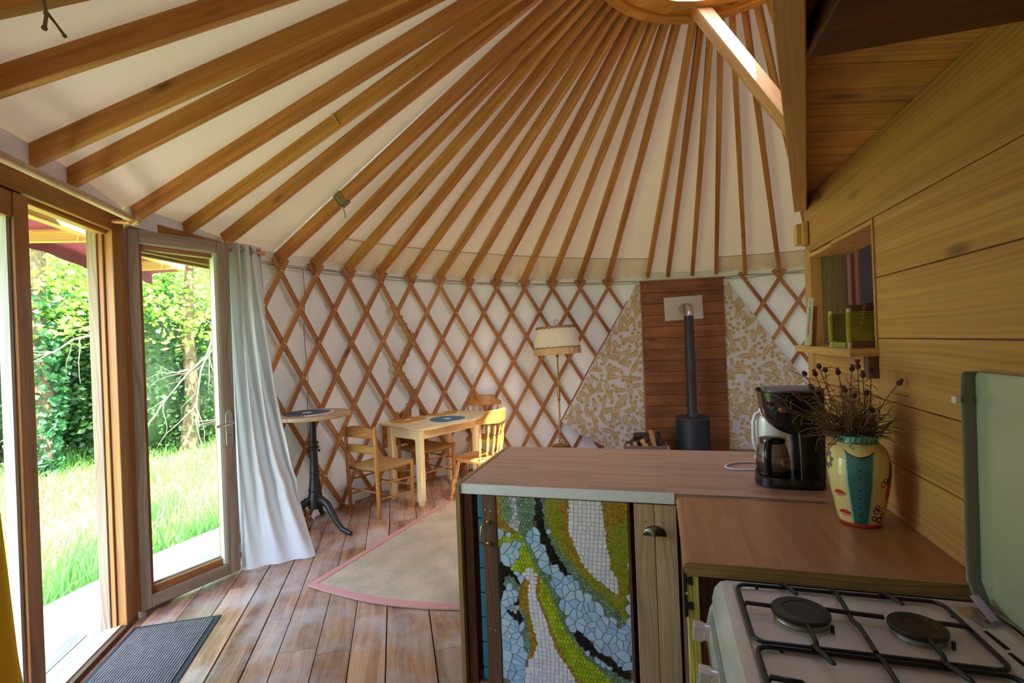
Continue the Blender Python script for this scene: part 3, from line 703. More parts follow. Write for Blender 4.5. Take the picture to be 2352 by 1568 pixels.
# doormat and rug
ma, mb_, mc, md = Vector((-3.035, 2.165, 0)), Vector((-2.615, 2.305, 0)), Vector((-2.297, 1.835, 0)), Vector((-2.727, 1.60, 0))
u_ = DD; v_ = -DN
mo = door(.02, -.025, 0)
t = thing('doormat', 'grey ribbed doormat with dark rubber border inside the doorway', 'doormat', mo+u_*.45+v_*.22)
mb = MB(); mb.prism([(0, 0), (.98, .0), (.98, .46), (0, .46)], .0, .006, lambda p: mo+u_*p.x+v_*p.y+Vector((0, 0, p.z))); mb.build('rubber_border', plain('rubber', '26292E', .7), t, bevel=.002)
mb = MB()
for i in range(30):
    y = .035+i*.0134; mb.bar(mo+u_*.03+v_*y+Vector((0, 0, .008)), mo+u_*.95+v_*y+Vector((0, 0, .008)), .0085, .007)
mb.build('carpet_ribs', plain('mat_rib', '76706A', .95, noise=.25, nscale=30), t)
mrug, nt_, b_ = newmat('sisal_rug'); L_ = nt_.links
tc = N(nt_, 'ShaderNodeTexCoord'); w1 = N(nt_, 'ShaderNodeTexBrick'); w1.inputs['Scale'].default_value = 1; w1.inputs['Brick Width'].default_value = .012; w1.inputs['Row Height'].default_value = .006; w1.inputs['Mortar Size'].default_value = .0014
w1.inputs['Color1'].default_value = (*lin('E6D6BA'), 1); w1.inputs['Color2'].default_value = (*lin('D2BC9C'), 1); w1.inputs['Mortar'].default_value = (*lin('9C8668'), 1)
L_.new(tc.outputs['UV'], w1.inputs['Vector']); n_ = N(nt_, 'ShaderNodeTexNoise'); n_.inputs['Scale'].default_value = 4; n_.inputs['Detail'].default_value = 4; L_.new(tc.outputs['Object'], n_.inputs['Vector'])
mr = N(nt_, 'ShaderNodeMapRange'); mr.inputs[1].default_value = .35; mr.inputs[2].default_value = .65; mr.inputs[3].default_value = .82; mr.inputs[4].default_value = 1.05; L_.new(n_.outputs['Fac'], mr.inputs[0])
sc_ = N(nt_, 'ShaderNodeVectorMath', operation='SCALE'); L_.new(w1.outputs['Color'], sc_.inputs[0]); L_.new(mr.outputs[0], sc_.inputs['Scale']); L_.new(sc_.outputs[0], b_.inputs['Base Color']); b_.inputs['Roughness'].default_value = .95
bp_ = N(nt_, 'ShaderNodeBump'); bp_.inputs['Strength'].default_value = .5; bp_.inputs['Distance'].default_value = .002; L_.new(w1.outputs['Fac'], bp_.inputs['Height']); bp_.invert = True; L_.new(bp_.outputs[0], b_.inputs['Normal'])
ra, rb, rc_, rd = Vector((-2.302, 2.79, 0)), Vector((-.95, 2.775, 0)), Vector((-.95, 4.87, 0)), Vector((-2.05, 4.87, 0))
t = thing('rug', 'woven sisal rug with a dusty pink border beside the counter', 'rug', (-1.6, 3.8, 0))
def rug_pt(x, y, z=0):     # x 0..1 across, y 0..1 along the room
    l = ra.lerp(rd, y); r = rb.lerp(rc_, y); p = l.lerp(r, x); p.y -= .10*math.sin(PI*min(1, x*1.0))*(1-y)**8; p.z = z; return p
mb = MB(); mb.grid(lambda a, b: rug_pt(a, b, .009), 30, 30, (1.3, 2.1)); mb.build('weave', mrug, t, solid=.006)
pm = plain('pink_binding', 'C88A80', .9, bump=.3, bscale=400); mb = MB()
bw = .045
mb.grid(lambda a, b: rug_pt(a, b*.024, .0135), 40, 2); mb.grid(lambda a, b: rug_pt(b*.038, .024+a*.976, .0135), 40, 2)
mb.build('binding', pm, t, solid=.004)

# ------------------------------------------------------------------ furniture
def turned(mb, p0, p1, prof, n=12):
    p0, p1 = Vector(p0), Vector(p1); mb.tube([p0.lerp(p1, t_) for t_, r in prof], [r for t_, r in prof], n)
# rush seat chair (front +y)
def rush_chair(label):
    t = thing('rush_chair', label, 'chair', (0, 0, 0), 'dining chairs')
    W, D_ = .20, .20
    for sx in (-1, 1):
        mb = MB(); turned(mb, (sx*W*.97, -D_, 0), (sx*W, -D_-.03, .85), [(0, .015), (.1, .018), (.5, .019), (.95, .018), (1, .012)]); mb.build('back_leg', M['rushchair'], t, smooth=45, world=False)
        mb = MB(); turned(mb, (sx*(W+.03), D_, 0), (sx*(W+.03), D_, .475), [(0, .015), (.1, .018), (.6, .019), (.97, .018), (1, .010)]); mb.build('front_leg', M['rushchair'], t, smooth=45, world=False)
        for z in (.16, .30):
            mb = MB(); turned(mb, (sx*W, -D_, z+.02), (sx*(W+.03), D_, z), [(0, .007), (.5, .010), (1, .007)], 8); mb.build('side_rung', M['rushchair'], t, smooth=45, world=False)
    for y, z in ((D_, .22), (D_, .35), (-D_, .24)):
        mb = MB(); turned(mb, (-W-.02, y, z), (W+.02, y, z), [(0, .007), (.5, .010), (1, .007)], 8); mb.build('rung', M['rushchair'], t, smooth=45, world=False)
    for z0_, z1_, arch in ((.735, .825, .03), (.60, .665, .02)):
        mb = MB()
        def sf(a, b, z0_=z0_, z1_=z1_, arch=arch):
            x = -W+.01+2*(W-.01)*a; y = -D_-.022-.035*math.sin(PI*a); zt = z1_+arch*math.sin(PI*a); zb = z0_+arch*.35*math.sin(PI*a); return Vector((x, y, zb+(zt-zb)*b))
        mb.grid(sf, 14, 4, (.4, .08)); mb.build('back_slat', M['rushchair'], t, smooth=60, solid=.014, world=False)
    mb = MB(); S = [(-W-.0, -D_-.005), (W+.0, -D_-.005), (W+.035, D_+.015), (-W-.035, D_+.015)]
    def seat(a, b):
        l = Vector((S[0][0], S[0][1], 0)).lerp(Vector((S[3][0], S[3][1], 0)), b); r = Vector((S[1][0], S[1][1], 0)).lerp(Vector((S[2][0], S[2][1], 0)), b)
        p = l.lerp(r, a); x = 2*a-1; y = 2*b-1; e = max(abs(x), abs(y)); p.z = .455-.020*max(0, (e-.8)/.2)**2-.004*abs(abs(x)-abs(y)); return p
    mb.grid(seat, 24, 24, (.4, .4)); mb.build('rush_seat', M['rush'], t, smooth=60, solid=.03, world=False)
    return t
mr_, nt_, b_ = newmat('rush_weave'); L_ = nt_.links
tc = N(nt_, 'ShaderNodeTexCoord'); wv = N(nt_, 'ShaderNodeTexWave'); wv.wave_type = 'BANDS'; wv.bands_direction = 'Y'; wv.inputs['Scale'].default_value = 40; wv.inputs['Distortion'].default_value = 3; wv.inputs['Detail'].default_value = 2
L_.new(tc.outputs['UV'], wv.inputs['Vector']); rp_ = N(nt_, 'ShaderNodeValToRGB'); rp_.color_ramp.elements[0].color = (*lin('8A6230'), 1); rp_.color_ramp.elements[1].color = (*lin('C89A58'), 1); L_.new(wv.outputs['Color'], rp_.inputs[0]); L_.new(rp_.outputs[0], b_.inputs['Base Color']); b_.inputs['Roughness'].default_value = .8
bp_ = N(nt_, 'ShaderNodeBump'); bp_.inputs['Strength'].default_value = .6; bp_.inputs['Distance'].default_value = .003; L_.new(wv.outputs['Fac'], bp_.inputs['Height']); L_.new(bp_.outputs[0], b_.inputs['Normal'])
M['rush'] = mr_
c1 = rush_chair('rush-seated ladder-back chair at the near end of the dining table'); place(c1, (-2.635, 4.275, 0), math.radians(-16))
c2 = copy_tree(c1); place(c2, (-2.53, 5.07, 0), math.radians(-112)); c2['label'] = 'rush-seated ladder-back chair behind the dining table, its back against the lattice'
# turned pine chair (front +y)
LEGP = [(0, .011), (.06, .013), (.14, .017), (.17, .012), (.19, .019), (.21, .012), (.24, .018), (.45, .023), (.56, .015), (.58, .022), (.60, .015), (.63, .020), (.8, .018), (1, .014)]
SPP = [(0, .008), (.05, .010), (.10, .014), (.13, .008), (.16, .014), (.19, .008), (.45, .016), (.62, .012), (.66, .007), (.69, .012), (.72, .007), (.82, .014), (.9, .010), (1, .006)]
def pine_chair(label):
    t = thing('turned_chair', label, 'chair', (0, 0, 0), 'dining chairs')
    mb = MB(); n = 40; ring = []
    for rr_, z in ((.0, .440), (.6, .437), (.88, .446), (.97, .444), (1.0, .432), (.98, .415), (.9, .408), (.0, .408)):
        pts = []
        for j in range(n):
            a = 2*PI*j/n; x, y = math.cos(a), math.sin(a); q = .205*(abs(x)**3.2+abs(y)**3.2)**(-1/3.2)
            pts.append((x*q*max(rr_, .001)*(1.03 if y > 0 else .98), y*q*max(rr_, .001), z-(.006*(1-abs(x)) if rr_ < .8 and z > .42 else 0)))
        ring.append(mb.add(pts))
    for r0_, r1_ in zip(ring, ring[1:]):
        for j in range(n): 
            k_ = (j+1) % n; mb.face((r0_+j, r0_+k_, r1_+k_, r1_+j)[::-1], [(mb.v[q][1]*1.0, mb.v[q][0]) for q in (r0_+j, r0_+k_, r1_+k_, r1_+j)][::-1])
    mb.build('seat', M['oldpine'], t, smooth=40, world=False)
    for sx in (-1, 1):
        for sy in (-1, 1):
            mb = MB(); turned(mb, (sx*.215, sy*.215+(.0 if sy > 0 else -.02), 0), (sx*.15, sy*.14, .41), LEGP); mb.build('leg', M['oldpine'], t, smooth=40, world=False)
        mb = MB(); turned(mb, (sx*.193, .19, .16), (sx*.193, -.20, .16), [(0, .008), (.3, .012), (.5, .016), (.7, .012), (1, .008)]); mb.build('stretcher', M['oldpine'], t, smooth=40, world=False)
    mb = MB(); turned(mb, (-.19, 0, .16), (.19, 0, .16), [(0, .008), (.3, .012), (.5, .016), (.7, .012), (1, .008)]); mb.build('stretcher', M['oldpine'], t, smooth=40, world=False)
    def arc(x): return -.185-.03+.10*(x/.2)**2*.8
    for i in range(6):
        x = -.165+i*.066; xt = x*1.14
        mb = MB(); turned(mb, (x, arc(x)*.93, .435), (xt, arc(xt)-.045, .80), SPP, 10); mb.build('spindle', M['oldpine'], t, smooth=40, world=False)
    mb = MB()
    def cr(a, b):
        x = -.225+.45*a; ax_ = abs(x); y = arc(x)-.05-.01*b
        zt = .925 if ax_ < .13 else (.925-.055*(.5-.5*math.cos(PI*(ax_-.13)/.05)) if ax_ < .18 else .87-.02*(ax_-.18)/.045)
        zb = .79+.012*(ax_/.2); return Vector((x, y, zb+(zt-zb)*b))
    mb.grid(cr, 36, 6, (.45, .12)); mb.build('crest_rail', M['oldpine'], t, smooth=60, solid=.024, bevel=.004, world=False)
    return t
c3 = pine_chair('sunlit turned pine chair with spindle back beside the counter end'); place(c3, (-1.775, 4.73, 0), math.radians(70))
c4 = copy_tree(c3); place(c4, (-2.075, 5.70, 0), math.radians(-162)); c4['label'] = 'turned pine chair with spindle back at the far end of the dining table'
# dining table
FA = Vector((.345, .94, 0)).normalized(); FB = Vector((.94, -.345, 0)).normalized()
t = thing('dining_table', 'small pale pine drop-leaf table with three round mats on it', 'table', (-2.345, 4.915, 0))
top = [(-2.93, 4.755), (-2.29, 4.416), (-2.17, 4.57), (-1.842, 5.38), (-1.95, 5.62), (-2.56, 5.84)]
mb = MB(); mb.prism(top, .735, .757); mb.build('tabletop', M['tablewood'], t, bevel=.004)
legs = [Vector((-2.29, 4.455, 0)), Vector((-2.695, 4.62, 0)), Vector((-2.40, 5.40, 0)), Vector((-2.00, 5.245, 0))]
for p in legs:
    mb = MB(); q = p+Vector((0, 0, .04)); mb.bar(q, p+Vector((0, 0, .735)), .062, .062, FA); mb.bar(p, q, .046, .046, FA)
    for s_ in (-1, 1):
        mb.bar(q+FA*s_*.033+FB*.008, p+FA*s_*.033+FB*.008+Vector((0, 0, .64)), .012, .006, FA); mb.bar(q+FB*s_*.033+FA*.008, p+FB*s_*.033+FA*.008+Vector((0, 0, .64)), .012, .006, FB)
    mb.build('leg', M['tablewood'], t, bevel=.004)
for a, b in ((0, 1), (1, 2), (2, 3), (3, 0)):
    mb = MB(); mb.bar(legs[a]+Vector((0, 0, .69)), legs[b]+Vector((0, 0, .69)), .022, .088); mb.build('apron', M['tablewood'], t)
mb = MB(); a_ = Vector((-2.905, 4.80, .60)); b_2 = Vector((-2.56, 5.76, .60)); mb.bar(a_, b_2, .02, .25); mb.build('drop_leaf', M['dropleaf'], t, bevel=.004)
# round mats
def mat_mat(name, c0, c1):
    m, nt, b = newmat(name); L = nt.links; tc = N(nt, 'ShaderNodeTexCoord'); ln = N(nt, 'ShaderNodeVectorMath', operation='LENGTH')
    n = N(nt, 'ShaderNodeTexNoise'); n.inputs['Scale'].default_value = 60; n.inputs['Detail'].default_value = 2; L.new(tc.outputs['Object'], n.inputs['Vector'])
    ad = N(nt, 'ShaderNodeVectorMath', operation='MULTIPLY_ADD'); ad.inputs[1].default_value = (.02, .02, 0); L.new(n.outputs['Color'], ad.inputs[0]); L.new(tc.outputs['Object'], ad.inputs[2])
    fl = N(nt, 'ShaderNodeVectorMath', operation='MULTIPLY'); fl.inputs[1].default_value = (1, 1, 0); L.new(ad.outputs[0], fl.inputs[0]); L.new(fl.outputs[0], ln.inputs[0])
    rp = N(nt, 'ShaderNodeValToRGB'); cr = rp.color_ramp; cr.interpolation = 'CONSTANT'
    cr.elements[0].color = (*lin('E8E0D0'), 1); cr.elements[1].position = .04; cr.elements[1].color = (*lin(c0), 1)
    e = cr.elements.new(.196); e.color = (*lin('E8E0D0'), 1)
    L.new(ln.outputs['Value'], rp.inputs[0]); L.new(rp.outputs[0], b.inputs['Base Color']); b.inputs['Roughness'].default_value = .95
    bp = N(nt, 'ShaderNodeBump'); bp.inputs['Strength'].default_value = .8; bp.inputs['Distance'].default_value = .003; L.new(n.outputs['Fac'], bp.inputs['Height']); L.new(bp.outputs[0], b.inputs['Normal']); return m
my, mbl, mgr = mat_mat('yellow_mat', 'CC9430', ''), mat_mat('blue_mat', '4A6E88', ''), mat_mat('slate_mat', '46525C', '')
def placemat(m, c, z, label, grp):
    mb = MB(); mb.lathe([(.001, .0), (.202, 0), (.205, .003), (.203, .007), (.001, .008)], (c[0], c[1], z), 48); return tag(mb.build('placemat', m, loc=(c[0], c[1], z), smooth=40), label, 'placemat', grp)
placemat(my, (-2.67, 4.97), .757, 'mustard yellow round mat with pale centre at the near end of the table', 'round mats'); placemat(my, (-2.50, 5.46), .757, 'mustard yellow round mat with pale centre at the back edge of the table', 'round mats'); placemat(mbl, (-2.24, 5.06), .757, 'blue round mat with pale centre on the dining table', 'round mats')
# high bistro table
BC = Vector((-2.93, 3.70, 0))
t = thing('bistro_table', 'tall round bistro table with plank top and black cast-iron pedestal', 'table', BC)
mb = MB(); rt = .325; e_ = [-.325, -.21, -.09, .03, .14, .24, .325]
for a, b in zip(e_, e_[1:]):
    a += .002; b -= .002; P = []; ym = lambda x: math.sqrt(max(0, rt*rt-x*x))
    xs = [a+(b-a)*i/6 for i in range(7)]; P = [(x, -ym(x)) for x in xs]+[(x, ym(x)) for x in xs[::-1]]
    P = [p for i, p in enumerate(P) if i == 0 or (abs(p[0]-P[i-1][0])+abs(p[1]-P[i-1][1])) > 1e-5]
    if abs(P[0][0]-P[-1][0])+abs(P[0][1]-P[-1][1]) < 1e-5: P = P[:-1]
    ca, sa = math.cos(.9), math.sin(.9)
    mb.prism(P, .99, 1.02, lambda p: BC+Vector((p.y*ca-p.x*sa, p.y*sa+p.x*ca, p.z)))
mb.build('tabletop', M['bistrotop'], t, bevel=.003)
mb = MB(); mb.lathe([(.05, .19), (.062, .2), (.066, .26), (.06, .30), (.052, .34), (.058, .35), (.052, .36), (.042, .44), (.038, .50), (.044, .505), (.038, .515), (.034, .60), (.030, .70), (.044, .71), (.046, .725), (.034, .735), (.034, .75), (.044, .755), (.043, .77), (.028, .775), (.026, .97), (.06, .975), (.10, .988), (.10, .99)], BC, 20)
mb.build('column', M['black_iron'], t, smooth=35)
mb = MB(); 
for a in (.6, 2.1, 3.8): mb.ball(BC+Vector((.045*math.cos(a), .045*math.sin(a), .69)), .012, 8, 6)
mb.build('scroll_knob', M['black_iron'], t, smooth=60)
for a in (math.atan2(3.635-3.70, -2.544+2.93), math.atan2(-.35, -.15), math.radians(118)):
    d_ = Vector((math.cos(a), math.sin(a), 0)); mb = MB()
    pr = [(.03, .27, .034), (.08, .265, .036), (.14, .235, .034), (.19, .17, .030), (.24, .10, .027), (.30, .045, .024), (.36, .028, .021), (.40, .020, .018)]
    mb.tube([BC+d_*r_+Vector((0, 0, z)) for r_, z, q in pr], [q for r_, z, q in pr], 12, sx=.8); mb.build('leg', M['black_iron'], t, smooth=50)
placemat(mgr, (-2.965, 3.70), 1.02, 'slate grey round mat on the tall bistro table', 'round mats')
# floor lamp
LB = Vector((-1.225, 6.185, 0))
mb = MB(); mb.box(LB.x-.10, LB.x+.10, LB.y-.10, LB.y+.10, 0, .25, 'z'); tag(mb.build('wood_block', M['darkwood'], loc=LB, bevel=.004), 'dark wooden block under the brass floor lamp', 'wood block')
t = thing('floor_lamp', 'brass floor lamp with a tilted pleated cream fringed shade', 'floor lamp', LB+Vector((0, 0, .25)))
mb = MB(); pr = [(.10, 0), (.105, .006), (.095, .014), (.05, .02), (.022, .035), (.018, .05), (.026, .06), (.014, .075), (.012, .09), (.02, .10), (.014, .115), (.012, .14), (.017, .15), (.020, .17), (.014, .19)]
mb.lathe(pr, LB+Vector((0, 0, .25)), 24); mb.build('base', M['brassdull'], t, smooth=40)
for q in range(3):
    a = q*2.1+.3; mb = MB(); c = LB+Vector((.085*math.cos(a), .085*math.sin(a), .255)); mb.ball(c, .03, 10, 6, (1, 1, .3)); mb.build('foot', M['brassdull'], t, smooth=60)
mb = MB(); z0_ = .43; mb.lathe([(.014, 0), (.0115, .02), (.0115, .38), (.018, .39), (.022, .40), (.014, .41), (.017, .43), (.017, .44), (.022, .45), (.018, .46), (.021, .50), (.018, .55), (.013, .57), (.011, .58), (.010, .92), (.014, .93), (.02, .94), (.016, .96), (.03, .97), (.02, .99), (.008, 1.0), (.007, 1.30)], LB+Vector((0, 0, z0_)), 16); mb.build('stem', M['brassdull'], t, smooth=40)
mb = MB()
for q in range(5):
    a = q*2*PI/5; d_ = Vector((math.cos(a), math.sin(a), 0)); c = LB+Vector((0, 0, 1.41)); mb.tube([c, c+d_*.05+Vector((0, 0, -.012)), c+d_*.10+Vector((0, 0, .002)), c+d_*.115+Vector((0, 0, .03))], .006, 6)
mb.build('scroll_arms', M['brassdull'], t, smooth=60)
mb = MB(); c = LB+Vector((.005, 0, 1.77)); mb.tube([c+Vector((.03*math.cos(q*.4), 0, .03+.03*math.sin(q*.4))) for q in range(-3, 14)], .004, 6); mb.build('finial_ring', M['brassdull'], t, smooth=60)
shp = plain('cream_pleats', 'DCD2BC', .85); fr_ = plain('tan_fringe', 'BFA070', .9, bump=.4, bscale=300); trm = plain('brown_braid', '8A6234', .9)
tl = Vector((-.035, 0, 0)); tiltm = Matrix.Rotation(math.radians(-2.5), 4, Vector((.28, .96, 0)))
SH = LB+Vector((0, 0, 1.47))
def shp_pt(a, z, r_): return SH+tiltm @ Vector((r_*math.cos(a), r_*math.sin(a), z))
mb = MB(); n = 240
def shf(a, b):
    an = a*2*PI; r_ = (.288-.05*b+.006*math.sin(b*PI))+(.0028 if int(a*n+.5) % 2 else -.0028); return shp_pt(an, .008+b*.262, r_)
mb.grid(shf, n, 5); mb.build('shade', shp, t, smooth=25)
mb = MB(); 
mb.grid(lambda a, b: shp_pt(a*2*PI, .012-.085*b, .292+.004*b+.005*math.sin(a*2*PI*26)), 156, 3); mb.build('fringe', fr_, t, smooth=60)
mb = MB(); mb.tube([shp_pt(i*2*PI/96, .014+.003*math.sin(i*PI/2), .293) for i in range(97)], .0055, 6); mb.tube([shp_pt(i*2*PI/96, .262-.012*abs(math.sin(i*PI/4)), .246) for i in range(97)], .005, 6); mb.tube([shp_pt(i*2*PI/96, .272, .240) for i in range(97)], .007, 6)
mb.build('braid', trm, t, smooth=60)
# ------------------------------------------------------------------ stove corner
B0_, B1_ = Vector((-.19, 7.10, 0)), Vector((.865, 7.245, 0)); bd = (B1_-B0_).normalized(); bn = Vector((bd.y, -bd.x, 0))
t = thing('stove_surround', 'upright panel of reddish horizontal boards behind the stove', 'wall panel', B0_.lerp(B1_, .5))
mb = MB(); zt = 2.325; nb = 15; hh = zt/nb
for i in range(nb):
    a, b = B0_+Vector((0, 0, (i+.5)*hh)), B1_+Vector((0, 0, (i+.5)*hh)); mb.bar(a, b, .026, hh-.004)
mb.build('cladding', M['stoveboard'], t, bevel=.004)
mb = MB(); mb.bar(B0_-bn*.016+Vector((0, 0, zt/2)), B1_-bn*.016+Vector((0, 0, zt/2)), .004, zt); mb.build('backing_sheet', M['joist'], t)
mb = MB(); mb.bar(B0_+bn*.0+Vector((0, 0, zt+.008))-bd*.03, B1_+Vector((0, 0, zt+.008))+bd*.02, .05, .018); mb.bar(B0_-bd*.012, B0_-bd*.012+Vector((0, 0, zt)), .02, .034, bn); mb.build('trim_batten', M['stoveboard'], t)
for x, z in ((.04, 2.26), (.03, 1.6), (.03, 1.5), (.03, 1.1), (.29, 1.78), (.29, 1.68), (.5, 2.03), (.76, 1.79)):
    p = B0_+bd*x+bn*.013+Vector((0, 0, z)); mb = MB(); mb.tube([p, p+bn*.004], .007, 8); mb.build('screw', M['bolt'], t)
pc = B0_+bd*.53+bn*.017
mb = MB(); mb.bar(pc+bd*-.245+Vector((0, 0, 1.935)), pc+bd*.255+Vector((0, 0, 1.95)), .006, .315); tag(mb.build('wall_plate', plain('grey_plate', 'C6C0B4', .55, bump=.1, bscale=30), loc=pc+Vector((0, 0, 1.94))), 'pale metal wall plate behind the elbow of the flue pipe', 'plate')
SCN = Vector((.386, 6.80, 0))
mb = MB(); hs = [(-.50, 6.40), (.09, 6.44), (.09, 6.80), (-.50, 6.76)]
tag((lambda mb: mb.build('stone_slab', plain('hearth_concrete', 'C8C2B8', .8, noise=.15), loc=(-.2, 6.6, 0), bevel=.005))((mb.prism(hs, 0, .15), mb)[1]), 'pale slab under the log tray beside the stove', 'slab')
t = thing('wood_stove', 'black cylindrical wood stove standing before the boarded panel', 'stove', SCN)
mb = MB(); mb.lathe([(.17, .0), (.17, .02), (.195, .03), (.200, .06), (.2, .50), (.207, .505), (.207, .522), (.195, .530), (.08, .536), (.001, .536)], SCN, 64)
mb.build('body', M['stove'], t, smooth=30)
mb = MB()
for i in range(48):
    a = i*2*PI/48; c = SCN+Vector((.201*math.cos(a), .201*math.sin(a), 0)); mb.bar(c+Vector((0, 0, .06)), c+Vector((0, 0, .498)), .004, .012, Vector((math.cos(a), math.sin(a), 0)))
mb.build('convection_ribs', M['stove'], t)
t = thing('flue_pipe', 'black stove pipe rising from the stove to a silver elbow in the panel', 'flue pipe', SCN+Vector((0, 0, .53)))
mb = MB(); mb.lathe([(.075, .535), (.07, .55), (.062, .565), (.060, .58), (.06, 1.10), (.0625, 1.105), (.0625, 1.12), (.06, 1.125), (.06, 1.62), (.0625, 1.625), (.0625, 1.64), (.058, 1.645), (.058, 1.83), (.05, 1.83)], SCN, 24); mb.build('pipe', M['stove'], t, smooth=35)
mb = MB(); P = []
for i in range(9):
    q = i/8*PI/2; P.append(SCN+Vector((0, .0, 1.82))+Vector((-.02, .11, 0))*(1-math.cos(q))+Vector((0, 0, .115*math.sin(q))))
P.append(P[-1]+Vector((-.03, .26, 0)))
mb.tube(P, .060, 20); el = plain('crinkled_foil', 'C8C6C0', .3, 1, bump=.8, bscale=45); mb.build('elbow', el, t, smooth=40)
# floral wall cloths
white_c = cloth('white_floral_cloth', 'D8D6DA', trans=.05, bump=.06, bscale=6); gold = plain('gold_print', 'B89E62', .8)
def inside(x, y, P):
    c = False; n = len(P)
    for i in range(n):
        x0, y0 = P[i]; x1, y1 = P[(i+1) % n]
        if (y0 > y) != (y1 > y) and x < (x1-x0)*(y-y0)/(y1-y0)+x0: c = not c
    return c
def floral(poly, label, seed):
    """poly in (column, height); cloth hung on the lattice"""
    rg = random.Random(seed); sc = .0999*R; pl_ = [(k*sc, z) for k, z in poly]
    def surf(x, z, lift=0):
        k = x/sc; w_ = .006*math.sin(x*9+z*4)+.004*math.sin(z*11-x*5); return cyl(k, z, R-.056-w_-lift)
    t = thing('wall_cloth', label, 'wall cloth', surf(sum(p[0] for p in pl_)/len(pl_), min(p[1] for p in pl_)))
    mb = MB(); x0, x1 = min(p[0] for p in pl_), max(p[0] for p in pl_); zl, zh = min(p[1] for p in pl_), max(p[1] for p in pl_); st = .03
    def span(z):
        xs = []
        for i in range(len(pl_)):
            a, b = pl_[i], pl_[(i+1) % len(pl_)]
            if (a[1] > z) != (b[1] > z): xs.append(a[0]+(b[0]-a[0])*(z-a[1])/(b[1]-a[1]))
        return (min(xs), max(xs)) if len(xs) >= 2 else None
    nz = int((zh-zl)/st); rows_ = []
    for j in range(nz+1):
        z = zl+1e-4+(zh-zl-2e-4)*j/nz; s_ = span(z)
        if s_: rows_.append([surf(s_[0]+(s_[1]-s_[0])*i/24, z) for i in range(25)])
    idx = [mb.add(r_) for r_ in rows_]
    for a, b in zip(idx, idx[1:]):
        for i in range(24): mb.face((a+i, a+i+1, b+i+1, b+i))
    mb.build('cloth', white_c, t, smooth=180, solid=.002)
    # printed motifs
    mb = MB()
    def leaf_(x, z, a, l, w_):
        P = [(0, 0), (.35, w_), (.7, w_*.8), (1, 0), (.7, -w_*.6), (.35, -w_*.8)]; ca, sa = math.cos(a), math.sin(a)
        pts = [(x+(p[0]*ca-p[1]*sa)*l, z+(p[0]*sa+p[1]*ca)*l) for p in P]
        if all(inside(px, pz, pl_) for px, pz in pts):
            b = mb.add([surf(px, pz, .0022) for px, pz in pts]); mb.face(tuple(b+i for i in range(6)))
    placed = []
    tries = 0
    while tries < 5000:
        tries += 1; x, z = rg.uniform(x0, x1), rg.uniform(zl, zh)
        if not inside(x, z, pl_) : continue
        big = rg.random(); rad = .080 if big < .25 else (.085 if big < .78 else .04)
        if any((x-a)**2+(z-b)**2 < (rad*.56+c*.56)**2 for a, b, c in placed): continue
        placed.append((x, z, rad))
        if big < .25:          # round flower
            for rr_, nn, l in ((.048, 16, .022), (.030, 11, .018), (.014, 6, .014)):
                for i in range(nn):
                    a = 2*PI*i/nn; leaf_(x+rr_*.75*math.cos(a)-l*.5*math.cos(a), z+rr_*math.sin(a)-l*.5*math.sin(a), a, l, .36)
            for q in (-2.2, -1.57, -.9): leaf_(x, z-.045, q, .05, .18)
        elif big < .78:         # fern frond
            a0 = rg.uniform(0, 2*PI); cu = rg.uniform(-1.4, 1.4); L_ = .19; px, pz = x-math.cos(a0)*L_/2, z-math.sin(a0)*L_/2
            for i in range(11):
                a = a0+cu*(i/11-.5); px += math.cos(a)*L_/11; pz += math.sin(a)*L_/11; ll = .055*math.sin(PI*(i+1.5)/13)**.7
                leaf_(px, pz, a+.85, ll, .155); leaf_(px, pz, a-.85, ll, .155); leaf_(px-math.cos(a)*.008, pz-math.sin(a)*.008, a, .02, .10)
        else:
            for i in range(6): a = 2*PI*i/6+x*30; leaf_(x, z, a, .034, .3)
    mb.build('gold_print', gold, t)
floral([(12.16, 2.347), (11.93, 2.32), (11.65, 2.083), (10.95, 1.642), (9.12, .473), (9.65, .297), (10.97, .02), (12.2, .02)], 'white cloth with gold fern print pinned left of the stove panel', 3)
floral([(14.74, 2.325), (14.97, 2.282), (15.32, 2.067), (16.06, 1.589), (17.12, .947), (17.55, .68), (17.55, .02), (14.74, .02)], 'white cloth with gold fern print pinned right of the stove panel', 9)
# firewood
FC = Vector((-.205, 6.60, .15))
t = thing('log_tray', 'low woven grey tray holding firewood on the hearth', 'tray', FC)
mb = MB(); mb.box(FC.x-.25, FC.x+.25, FC.y-.15, FC.y+.15, .15, .165); mb.build('bottom', M['greywood'], t)
mb = MB()
for q in range(4):
    z = .165+q*.013; o_ = .004*(q % 2); P = [Vector((FC.x-.25-o_, FC.y-.15-o_, z)), Vector((FC.x+.25+o_, FC.y-.15-o_, z)), Vector((FC.x+.25+o_, FC.y+.15+o_, z)), Vector((FC.x-.25-o_, FC.y+.15+o_, z)), Vector((FC.x-.25-o_, FC.y-.15-o_, z))]
    for a, b in zip(P, P[1:]): mb.tube([a.lerp(b, i/12)+Vector((0, 0, .003*math.sin(i*PI/2+q))) for i in range(13)], .0075, 6)
mb.build('woven_rim', plain('grey_willow', '7A6A60', .8), t, smooth=60)
bark = plain('bark', '5A4A34', .95, bump=1.0, bscale=40, noise=.4, nscale=30); cut = plain('cut_wood', 'C89A68', .8, noise=.15, nscale=40); barkd = plain('dark_bark', '3A332A', .95, bump=1.0, bscale=40)
